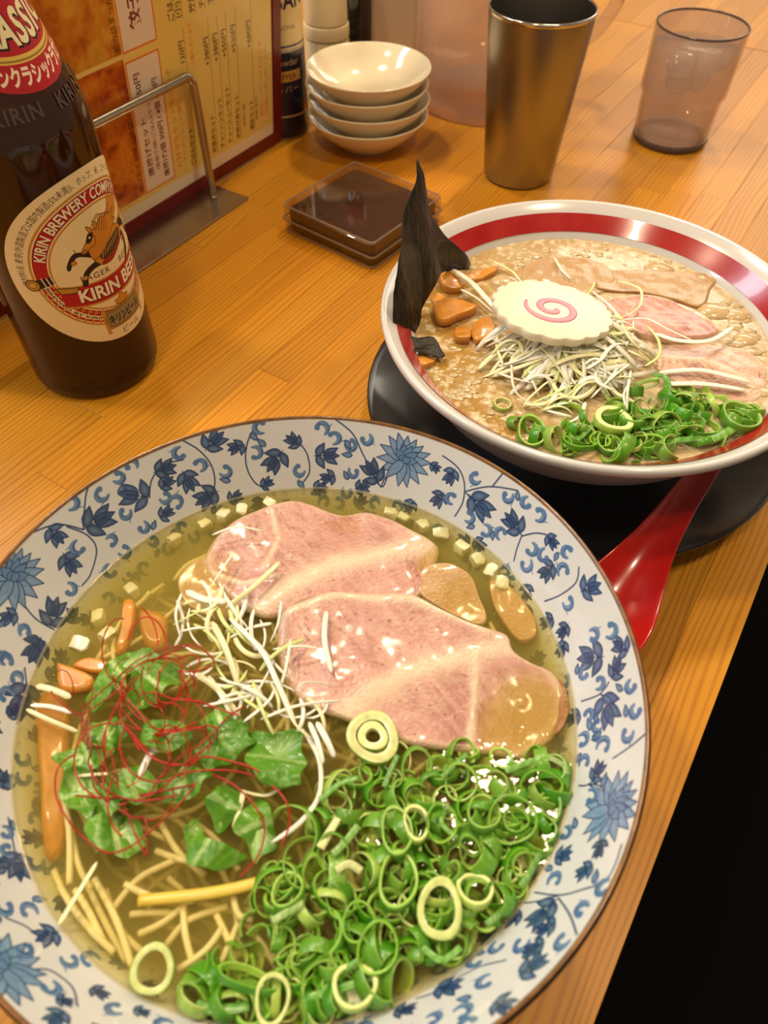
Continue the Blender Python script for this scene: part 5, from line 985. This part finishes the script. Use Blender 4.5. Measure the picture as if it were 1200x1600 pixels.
# ------------------------------------------------------------------ chili threads
CHILI = principled('dried_chili_thread', srgb(166, 30, 10), .35, spec=.5, rand=.22)
LC, GC = 'hair-thin red chili thread curling over the green leaves', 'chili threads on the leaves'
def thread(P, w=.00034): return tag(obj('chili_thread', mesh('chili_thread', *tube(P, w, w * .7, n=5, per=7), CHILI)), LC, 'chili', GC)
c5 = [[(290, 970), (400, 880), (560, 740), (700, 620), (860, 540), (1030, 500), (1110, 502)], [(640, 700), (760, 620), (900, 590), (1010, 620), (1040, 720), (1010, 850), (960, 930)], [(1000, 600), (1100, 570), (1160, 600), (1140, 680), (1080, 760), (1000, 880), (900, 930), (850, 870), (870, 700), (850, 640), (760, 670)], [(750, 230), (810, 300), (850, 400), (865, 500)], [(600, 760), (590, 900), (600, 1050), (680, 1140), (800, 1270)], [(320, 1000), (310, 1090), (350, 1200), (470, 1240)], [(480, 1290), (490, 1100), (560, 950), (660, 820), (720, 720)], [(640, 880), (760, 1020), (850, 1100), (1000, 1110), (1150, 1050)], [(1090, 700), (1125, 760), (1120, 800)], [(850, 800), (870, 900), (1000, 930), (1060, 1000)], [(90, 830), (190, 940), (290, 1000), (380, 960), (620, 800)], [(400, 800), (370, 930), (360, 1080), (355, 1250)], [(1000, 690), (1100, 690), (1190, 675)], [(640, 700), (600, 800), (640, 930), (740, 1040)], [(560, 1050), (700, 1100), (860, 1120), (1000, 1090)], [(720, 860), (800, 840), (870, 850), (990, 890), (1190, 905)]]
c3 = [[(265, 415), (210, 460), (200, 550), (240, 640), (300, 710), (380, 765), (450, 755), (530, 700), (640, 600), (720, 500)], [(420, 600), (560, 550), (640, 490), (740, 470), (860, 475), (960, 510), (1030, 580), (1045, 660), (1015, 740)], [(740, 475), (840, 520), (920, 600), (955, 680), (930, 780), (865, 855)], [(470, 340), (560, 430), (680, 450), (740, 420), (880, 450), (935, 475)], [(330, 450), (340, 530), (400, 590), (480, 640), (525, 650), (530, 780)], [(400, 400), (430, 540), (480, 680), (525, 775)], [(640, 210), (740, 230), (820, 260), (860, 270)], [(430, 240), (520, 330), (640, 330), (760, 310), (780, 350), (700, 430), (660, 500)], [(880, 240), (820, 280), (740, 360), (640, 430), (560, 520), (530, 600)], [(380, 420), (370, 360), (420, 240), (500, 110), (600, 50), (700, 20), (760, 60), (770, 90), (720, 110)], [(290, 260), (330, 380), (320, 450), (380, 540), (500, 580), (640, 560)], [(270, 560), (400, 570), (560, 550), (700, 520)]]
def zt(i, n): return .0695 + .0022 * math.sin(i * 1.7 + n) - .001 * (n % 3)
for k, l in enumerate(c5): thread([P5(x, y, zt(i, k)) for i, (x, y) in enumerate(l)], .00030)
for k, l in enumerate(c3): thread([P3(x, y, zt(i, k + 3) - .001) for i, (x, y) in enumerate(l)], .00034)
for k in range(22):
    x, y = rn.gauss(225, 48), rn.gauss(1140, 62); R_ = rn.uniform(22, 60); a0 = rn.uniform(0, 6.3); tu = rn.choice((-1, 1)) * rn.uniform(1.8, 4.5); e = rn.uniform(.45, 1)
    thread([on(x + R_ * math.cos(a0 + tu * t) * e, y + R_ * math.sin(a0 + tu * t), zt(i, k)) for i, t in enumerate(np.linspace(0, 1, 8))], rn.uniform(.0002, .00032))

# ------------------------------------------------------------------ bubbles on the clear broth
BUB = clear('bubble_film', (.98, .97, .92, 1), 1.4, .03)
g = G()
for k in range(420):
    th = rn.gauss(1.35, .75) if rn.random() < .7 else rn.uniform(0, 6.28); d = (.1000 - abs(rn.gauss(0, .0012)) - .0005) if rn.random() < .75 else .098 - abs(rn.gauss(0, .012))
    s = abs(rn.gauss(.0004, .0003)) + .0002; v, f = ico(s, (BX + d * math.cos(th), BY + d * math.sin(th), BZ + s * .25)); g.add(v, f)
for x, y, s in ((88, 1005, .0022), (106, 1002, .0012), (888, 1185, .0030), (892, 1172, .0016), (350, 788, .0011), (197, 872, .0010), (880, 1225, .001), (800, 905, .0009), (806, 915, .0012), (790, 1000, .0012), (775, 960, .0014)):
    p = inside(on(x, y, BZ), BX, BY, .0995 - s); v, f = ico(s, (p.x, p.y, BZ + s * .2)); g.add(v, f)
tag(obj('broth_bubbles', g.mesh('broth_bubbles', BUB)), 'tiny clear bubbles along the rim of the golden broth', 'bubbles', kind='stuff')

# ================================================================== far bowl
def cloudy():
    m, nt, out = newmat('cloudy_pork_broth'); b = N(nt, 'ShaderNodeBsdfPrincipled'); nt.links.new(b.outputs[0], out.inputs[0]); L = nt.links.new; tc = N(nt, 'ShaderNodeTexCoord')
    n1 = N(nt, 'ShaderNodeTexNoise'); n1.inputs['Scale'].default_value = 24; n1.inputs['Detail'].default_value = 4; L(tc.outputs['Object'], n1.inputs['Vector'])
    sx = N(nt, 'ShaderNodeSeparateXYZ'); L(tc.outputs['Object'], sx.inputs[0])
    a = N(nt, 'ShaderNodeMath', operation='MULTIPLY_ADD'); L(sx.outputs['X'], a.inputs[0]); a.inputs[1].default_value = -4.5; L(n1.outputs[0], a.inputs[2])
    r = N(nt, 'ShaderNodeMapRange'); L(a.outputs[0], r.inputs[0]); r.inputs['From Min'].default_value = .42; r.inputs['From Max'].default_value = .92
    x = N(nt, 'ShaderNodeMix', data_type='RGBA'); L(r.outputs[0], x.inputs['Factor']); x.inputs['A'].default_value = srgb(198, 174, 134); x.inputs['B'].default_value = srgb(166, 126, 50)
    n2 = N(nt, 'ShaderNodeTexNoise'); n2.inputs['Scale'].default_value = 210; n2.inputs['Detail'].default_value = 4; L(tc.outputs['Object'], n2.inputs['Vector'])
    r2 = N(nt, 'ShaderNodeMapRange'); L(n2.outputs[0], r2.inputs[0]); r2.inputs['From Min'].default_value = .48; r2.inputs['From Max'].default_value = .68
    x2 = N(nt, 'ShaderNodeMix', data_type='RGBA'); L(r2.outputs[0], x2.inputs['Factor']); L(x.outputs['Result'], x2.inputs['A']); x2.inputs['B'].default_value = srgb(226, 208, 172); L(x2.outputs['Result'], b.inputs['Base Color'])
    b.inputs['Roughness'].default_value = .16; b.inputs['Coat Weight'].default_value = .5; b.inputs['Coat Roughness'].default_value = .04
    bb = N(nt, 'ShaderNodeBump'); bb.inputs['Strength'].default_value = .5; bb.inputs['Distance'].default_value = .0008; L(n2.outputs[0], bb.inputs['Height']); L(bb.outputs[0], b.inputs['Normal']); return m
w_in = lambda z: float(np.interp(z, [.0205, .022, .030, .046, .065, .0682], [.0005, .030, .060, .080, .0950, .0972]))
o = obj('cloudy_broth', mesh('cloudy_broth', *lathe([(0, .0210), (w_in(.0225) - .0004, .0226), (w_in(.030) - .0003, .0302), (w_in(.046) - .0003, .0462), (w_in(WZ) - .0002, WZ), (.06, WZ), (0, WZ)], 128), cloudy(), sharp=40), None, (WX, WY, 0)); tag(o, 'cloudy tan broth filling the white bowl', 'soup')
FATM = principled('pork_back_fat', srgb(206, 182, 140), .2, spec=.5, coat=.5, sss=.2, noise=(300, .6, srgb(190, 160, 108)))
fr = random.Random(9); g = G()
for P, n_, s0 in (([(650, 545), (700, 560), (760, 600), (800, 640), (760, 655), (700, 620), (650, 575)], 60, .0013), ([(1120, 470), (1160, 470), (1195, 540), (1195, 620), (1150, 600), (1130, 540)], 42, .0021), ([(770, 395), (860, 382), (990, 390), (1080, 415), (1000, 425), (900, 415), (800, 420)], 46, .0014), ([(700, 540), (760, 540), (780, 600), (720, 600)], 20, .0012)):
    for _ in range(n_):
        x, y = rand_in(P, fr); p = inside(on(x, y, WZ), WX, WY, .092); v, f = ico(s0 * fr.uniform(.5, 1.6), (p.x, p.y, WZ), .22, (1.5, 1.1, .26)); g.add(v, f)
tag(obj('back_fat_grains', g.mesh('back_fat_grains', FATM)), 'pale grains of back fat floating on the cloudy broth', 'fat', kind='stuff')
for x, y, s, lb in ((1117, 487, .0085, 'lump of back fat right of the pink slice in the white bowl'), (1150, 492, .0070, 'lump of back fat nearer the red band at right'), (1030, 422, .0075, 'rounded lump of back fat behind the pink slice'), (1165, 530, .006, 'small fat lump at the right of the white bowl'), (790, 440, .0075, 'translucent fat lump behind the fish cake')):
    p = on(x, y, WZ); v, f = ico(s, (p.x, p.y, WZ - .0006), .10, (1.25, .95, .42)); tag(obj('fat_lump', mesh('fat_lump', v, f, FATM)), lb, 'fat')
pork('pork_slice', 'thick pink pork slice lying by the fish cake in white bowl', [(940, 470), (968, 462), (1005, 458), (1050, 468), (1092, 486), (1118, 505), (1124, 518), (1095, 526), (1050, 530), (1000, 520), (960, 500)], .0685, .0055, seams=[([(945, 466), (1005, 459), (1060, 470), (1120, 505)], .0012)], seed=11, base=lin((222, 148, 128)), rimw=.06)
pork('pork_slice', 'tan pork slice with a browned right edge at the rear', [(935, 450), (930, 425), (985, 420), (1050, 425), (1120, 428), (1112, 450), (1098, 478), (1060, 470), (1000, 456)], .0668, .0035, tans=[(1020, 440, .05)], seed=12, base=TAN, rim=BROWN_, rimw=.04)
pork('pork_slice', 'greyish pork slice half sunk at the rear left of white bowl', [(815, 440), (830, 408), (880, 400), (940, 410), (960, 440), (925, 462), (860, 455)], .0660, .003, tans=[(880, 430, .06)], seed=13, base=lin((190, 160, 124)), rim=lin((196, 170, 130)))
pork('pork_slice', 'pale pink pork slice sunk at the right of the white bowl', [(1020, 545), (1090, 535), (1160, 545), (1198, 575), (1190, 620), (1140, 625), (1080, 605), (1030, 580)], .0660, .003, seed=14, base=lin((222, 178, 150)), seams=[([(1030, 560), (1100, 565), (1190, 600)], .002)])
for k, (l, z, lb) in enumerate((([(165, 420), (230, 400), (340, 402), (490, 458), (350, 520), (280, 560), (200, 540)], .0700, 'largest orange bamboo chunk beside the seaweed sheet'), ([(205, 205), (270, 195), (385, 260), (380, 300), (250, 302)], .0705, 'bamboo chunk touching the wet seaweed edge'), ([(410, 220), (560, 180), (640, 165), (600, 215), (450, 262)], .0675, 'thin bamboo strip near the rear left wall'), ([(450, 590), (560, 525), (610, 590), (600, 650), (480, 690)], .0690, 'bamboo chunk nearest the leek shreds'), ([(330, 600), (360, 570), (440, 600), (430, 690), (330, 680)], .0685, 'ridged bamboo chunk between two others'), ([(150, 380), (200, 350), (260, 380), (190, 420)], .0680, 'small bamboo scrap against the seaweed'), ([(30, 800), (160, 790), (180, 850), (110, 890), (50, 870)], .0672, 'dark bamboo piece at the left wall under the seaweed flap'))):
    flat('bamboo_shoot', lb, 'bamboo', [PM(*q, z) for q in l], z, .005, MENM, seed=20 + k, tilt=(-.1, .12, 0, .1, -.15, .1, 0)[k], bulge=.0035, rings=14, er=.12)

# seaweed sheet standing against the rim
def nori():
    A_, B_, T_ = on(628, 520, .0700), on(724, 412, .0690), Vector((.0136, .363, .140)); n = (B_ - A_).cross(T_ - A_).normalized(); e1 = (B_ - A_).normalized(); e2 = n.cross(e1); e2 = e2 if e2.z > 0 else -e2
    px = [(648, 247), (653, 262), (659, 283), (664, 305), (672, 330), (686, 352), (708, 380), (733, 409), (728, 420), (705, 424), (684, 430), (676, 446), (668, 470), (661, 496), (660, 520), (640, 540), (622, 520), (617, 500), (616, 470), (618, 430), (620, 400), (627, 375), (634, 340), (640, 310), (646, 280)]
    Q = [on_plane(x, y, A_, n) - A_ for x, y in px]; O = [(q.dot(e1), q.dot(e2)) for q in Q]
    bend = lambda u, w: .0016 * math.sin(u * 190) + .0022 * (vnoise(u * 90, w * 60, 3) - .5) + .0007 * (vnoise(u * 420, w * 160, 5) - .5)
    v, f, _ = slab(O, bend, .0005, rings=22, per=4, edge_round=0)
    m, nt, out = newmat('roasted_seaweed'); b = N(nt, 'ShaderNodeBsdfPrincipled'); nt.links.new(b.outputs[0], out.inputs[0]); L = nt.links.new; tc = N(nt, 'ShaderNodeTexCoord')
    mp_ = N(nt, 'ShaderNodeMapping'); mp_.inputs['Scale'].default_value = (520, 520, 70); L(tc.outputs['Object'], mp_.inputs[0]); n1 = N(nt, 'ShaderNodeTexNoise'); n1.inputs['Scale'].default_value = 1; n1.inputs['Detail'].default_value = 5; L(mp_.outputs[0], n1.inputs[0])
    r = N(nt, 'ShaderNodeValToRGB'); r.color_ramp.elements[0].position = .40; r.color_ramp.elements[0].color = srgb(10, 10, 5); r.color_ramp.elements[1].position = .68; r.color_ramp.elements[1].color = srgb(56, 46, 24); L(n1.outputs[0], r.inputs[0]); L(r.outputs[0], b.inputs['Base Color'])
    b.inputs['Roughness'].default_value = .42; b.inputs['Specular IOR Level'].default_value = .35; bb = N(nt, 'ShaderNodeBump'); bb.inputs['Strength'].default_value = .8; bb.inputs['Distance'].default_value = .0008; L(n1.outputs[0], bb.inputs['Height']); L(bb.outputs[0], b.inputs['Normal'])
    W_ = [A_ + e1 * p[0] + e2 * p[1] + n * p[2] for p in v]; tag(obj('seaweed_sheet', mesh('seaweed_sheet', W_, f, m)), 'dark seaweed sheet standing in the white bowl against its left rim', 'seaweed')
    flat('seaweed_scrap', 'small wet black seaweed flap lying on broth at the left wall', 'seaweed', [on(x, y, .0695) for x, y in ((622, 522), (650, 527), (677, 528), (690, 546), (694, 558), (665, 552), (640, 548))], .0695, .0006, m, bulge=.003)
nori()

# leek pile, fish cake
LB2, GB2 = 'thin shred of white leek in the heap under the fish cake', 'leek shreds in the white bowl'
pc = on(888, 545, .072)
def heap_z(p): d = math.hypot((p.x - pc.x) / .050, (p.y - pc.y - .010) / .044); return WZ + .0005 + .0165 * max(0, 1 - d * d)
for k in range(190):
    a = fr.uniform(0, 6.28); r0, r1 = fr.uniform(0, .022), fr.uniform(.016, .044); b = fr.gauss(0, .55); P = []
    for t in (0, .25, .5, .75, 1):
        r_ = r0 + (r1 - r0) * t; aa = a + b * t; p = Vector((pc.x + r_ * math.cos(aa) * 1.12, pc.y + r_ * math.sin(aa) * .86, 0)); p = inside(p, WX, WY, .085); p.z = heap_z(p) + fr.uniform(-.0012, .0022) - (.001 if t == 1 else 0); P.append(p)
    shred(P, fr.uniform(.0014, .0034), LB2, GB2, fr.choice((0, 0, 0, 0, 1, 2)), 4)
for k in range(46):
    x, y = rand_in([(785, 530), (860, 520), (960, 525), (1000, 560), (985, 615), (930, 635), (850, 630), (795, 600)], fr); a = fr.uniform(-.9, .9); L = fr.uniform(22, 48); b = fr.uniform(-.7, .7); P = []
    for t in (-1, -.5, 0, .5, 1):
        p = on(x + math.cos(a + b * t) * L * t, y + .7 * math.sin(a + b * t) * L * t, WZ + .006); p = inside(p, WX, WY, .088); p.z = heap_z(p) + .0016 + .0022 * (1 - t * t); P.append(p)
    shred(P, fr.uniform(.0012, .0028), LB2, GB2, fr.choice((0, 0, 1, 1, 2)), 4)
fv = [([(925, 455), (955, 480), (968, 505), (970, 550)], 1.9, 0, 9), ([(990, 500), (985, 540), (965, 575), (945, 602)], 1.7, 0, 8), ([(868, 552), (905, 542), (940, 545), (976, 562)], 2.4, 0, 10), ([(862, 627), (880, 605), (910, 593), (942, 592)], 2.8, 0, 4), ([(970, 500), (1010, 498), (1045, 515), (1082, 532)], 1.5, 0, 7), ([(1022, 520), (1060, 532), (1110, 532), (1147, 510)], 3.6, 0, 6), ([(1010, 508), (1028, 530), (1030, 555), (1008, 572)], 2.0, 2, 6), ([(986, 578), (981, 610), (980, 642)], 2.1, 0, 6), ([(1030, 582), (1090, 578), (1140, 588), (1172, 597)], 3.8, 0, 3), ([(1040, 600), (1100, 600), (1166, 610)], 4.6, 0, 2.4), ([(930, 440), (922, 455), (905, 470)], 2.0, 2, 5), ([(965, 438), (1000, 452), (998, 480), (970, 496)], 1.8, 1, 5), ([(866, 402), (878, 422), (892, 436)], 1.8, 0, 3), ([(706, 420), (735, 440), (758, 464), (778, 486)], 4.6, 0, 7), ([(720, 452), (745, 466), (772, 490)], 3.4, 0, 6), ([(770, 408), (800, 424), (820, 448)], 2.6, 1, 4), ([(780, 510), (776, 540), (786, 570)], 1.9, 1, 7), ([(806, 520), (800, 560), (806, 612), (850, 640)], 1.9, 0, 6), ([(850, 640), (880, 648), (894, 652)], 1.6, 0, 2), ([(915, 628), (906, 650), (885, 662)], 2.6, 0, 2.5), ([(980, 642), (975, 615), (990, 590)], 1.4, 0, 5), ([(945, 505), (950, 540), (930, 590), (960, 610)], 1.7, 0, 8)]
for l, w, m, h_ in fv:
    lb = {(1022, 520): 'bright white broad strand curving over the pink slice', (706, 420): 'thick cream leek strip between seaweed and fish cake', (1030, 582): 'upper of two thick cream strips at the right of the white bowl', (1040, 600): 'lower of two thick cream strips at the right of the white bowl', (770, 408): 'yellow-green strip behind the fish cake', (965, 438): 'looped strand on the rear of the pink slice', (862, 627): 'thick white strand lowest on the front of the heap', (806, 520): 'long strand trailing to the front of the white bowl'}.get(l[0], LB2)
    n_ = len(l); shred([on(x, y, WZ + .001 * h_ + (.0015 if 0 < i < n_ - 1 else 0)) for i, (x, y) in enumerate(l)], w * .00085, lb, GB2, m, 8)
fc = thing('fish_cake', 'white scalloped fish cake slice with a pink spiral on the leek heap', 'fish cake', on(862, 487, .0865), 0)
fs = (on(862, 487, .0865) - CAM_O).length / CAM_F
ra, rb = 89 * fs, 89 * fs * .83
v, f = [], []; n = 144
for z, k in ((-.0034, .93), (-.0016, .99), (.0010, 1.0), (.0018, .98), (.0020, .93)):
    for i in range(n): a = 2 * PI * i / n; s = k * (1 + .060 * (abs(math.sin(a * 9 + .5 * math.sin(a * 2))) - .5) + .012 * math.sin(a * 3 + 1)); v.append((ra * s * math.cos(a), rb * s * math.sin(a), z))
for k in range(4):
    for i in range(n): j = (i + 1) % n; f.append((k * n + i, k * n + j, k * n + n + j, k * n + n + i))
f += [tuple(range(n - 1, -1, -1)), tuple(range(4 * n, 5 * n))]
obj('cake_body', mesh('cake_body', v, f, principled('steamed_fish_paste', srgb(226, 220, 196), .3, spec=.45, coat=.2, sss=.2), sharp=45), fc)
sp_ = []
for t in np.linspace(0, 1, 40):
    a = PI * .92 + t * 2 * PI * 1.55; r_ = ra * (.43 * (1 - t) ** .8 + .035); sp_.append((r_ * math.cos(a), r_ * math.sin(a) * .86, .00205))
sp_[0] = (sp_[0][0] + .0004, sp_[0][1] + .001, .00205)
obj('pink_spiral', mesh('pink_spiral', *tube(sp_, .0019, .00016, n=8, per=2, taper=(.4, .4)), principled('pink_paste', srgb(232, 130, 150), .32, spec=.45, coat=.2)), fc)['label'] = 'pink spiral'
fc.rotation_euler = (-.05, .10, math.radians(-6))
# spring onions of the far bowl
LS2, GS2 = 'green spring onion cut in the front heap of the white bowl', 'spring onions in the white bowl'
wp_ = [(795, 655), (850, 665), (900, 650), (960, 630), (1010, 600), (1080, 620), (1180, 645), (1178, 675), (1110, 695), (1030, 708), (930, 708), (850, 690)]
for k in range(105):
    x, y = rand_in(wp_, rr); z = WZ + .0005 + .0035 * rr.random() * (1 if 850 < x < 1120 else .4); p = inside(on(x, y, z), WX, WY, .0905); me = rr.choice(RM) if rr.random() < .45 else rr.choice(RA); t = rr.gauss(0, .4) if rr.random() < .6 else rr.uniform(-1.3, 1.3)
    put_ring(me, p, (t, rr.gauss(0, .4), rr.uniform(0, 6.28)), (rr.uniform(.85, 1.2),) * 3, LS2, GS2)
for x, y, a, b, m, tz, z in ((958, 657, 27, 21, RY, .1, .0720), (1156, 653, 29, 20, R1, .1, .0690), (830, 675, 24, 19, R1, .2, .0685), (1010, 600, 13, 24, RP, .9, .0745), (985, 650, 24, 20, R1, .3, .069), (1060, 610, 22, 14, RG, .3, .0675), (785, 632, 15, 10, RP, .1, .0665), (1095, 668, 26, 17, RG, .2, .068), (905, 690, 26, 18, RG, .3, .068)):
    p = inside(on(x, y, z), WX, WY, .090); s = (p - CAM_O).length / CAM_F; lb = {(958, 657): 'thick yellow-green ring lying open at the front of the white bowl', (1156, 653): 'wide flat ring at the far right of the white bowl', (1010, 600): 'upright pale curl between the leek heap and the greens', (785, 632): 'lone small pale ring at the left of the green heap', (830, 675): 'ring at the left front edge of the white bowl greens'}.get((x, y), LS2)
    put_ring(m, p, (tz * rr.choice((-1, 1)), .1, 0), (a * s, b * s * 1.45, a * s), lb, GS2)
for l, w, p in (([(1125, 700), (1150, 690), (1175, 678)], 8, .15), ([(1020, 585), (1040, 590), (1045, 612)], 5, .0), ([(880, 700), (905, 685), (930, 660)], 5, .1), ([(1000, 670), (1040, 665), (1080, 660)], 5, .1), ([(1040, 690), (1080, 686), (1120, 682)], 6, .1), ([(1000, 640), (1030, 655), (1075, 665)], 5, .05)):
    stalk([inside(on(x, y, .0695), WX, WY, .092) for x, y in l], w * .0006, 'split strip of spring onion in the front heap of the white bowl', 'spring onion strips in the white bowl', p)
g = G()
for k in range(260):
    th = rn.uniform(0, 6.28); d = (.0920 - abs(rn.gauss(0, .0012))) if rn.random() < .4 else .091 * math.sqrt(rn.random()); s = abs(rn.gauss(.0005, .0005)) + .0003; v, f = ico(s, (WX + d * math.cos(th), WY + d * math.sin(th), WZ + s * .1)); g.add(v, f)
tag(obj('broth_bubbles', g.mesh('broth_bubbles', BUB)), 'clear bubbles and oil beads on the cloudy broth', 'bubbles', kind='stuff')
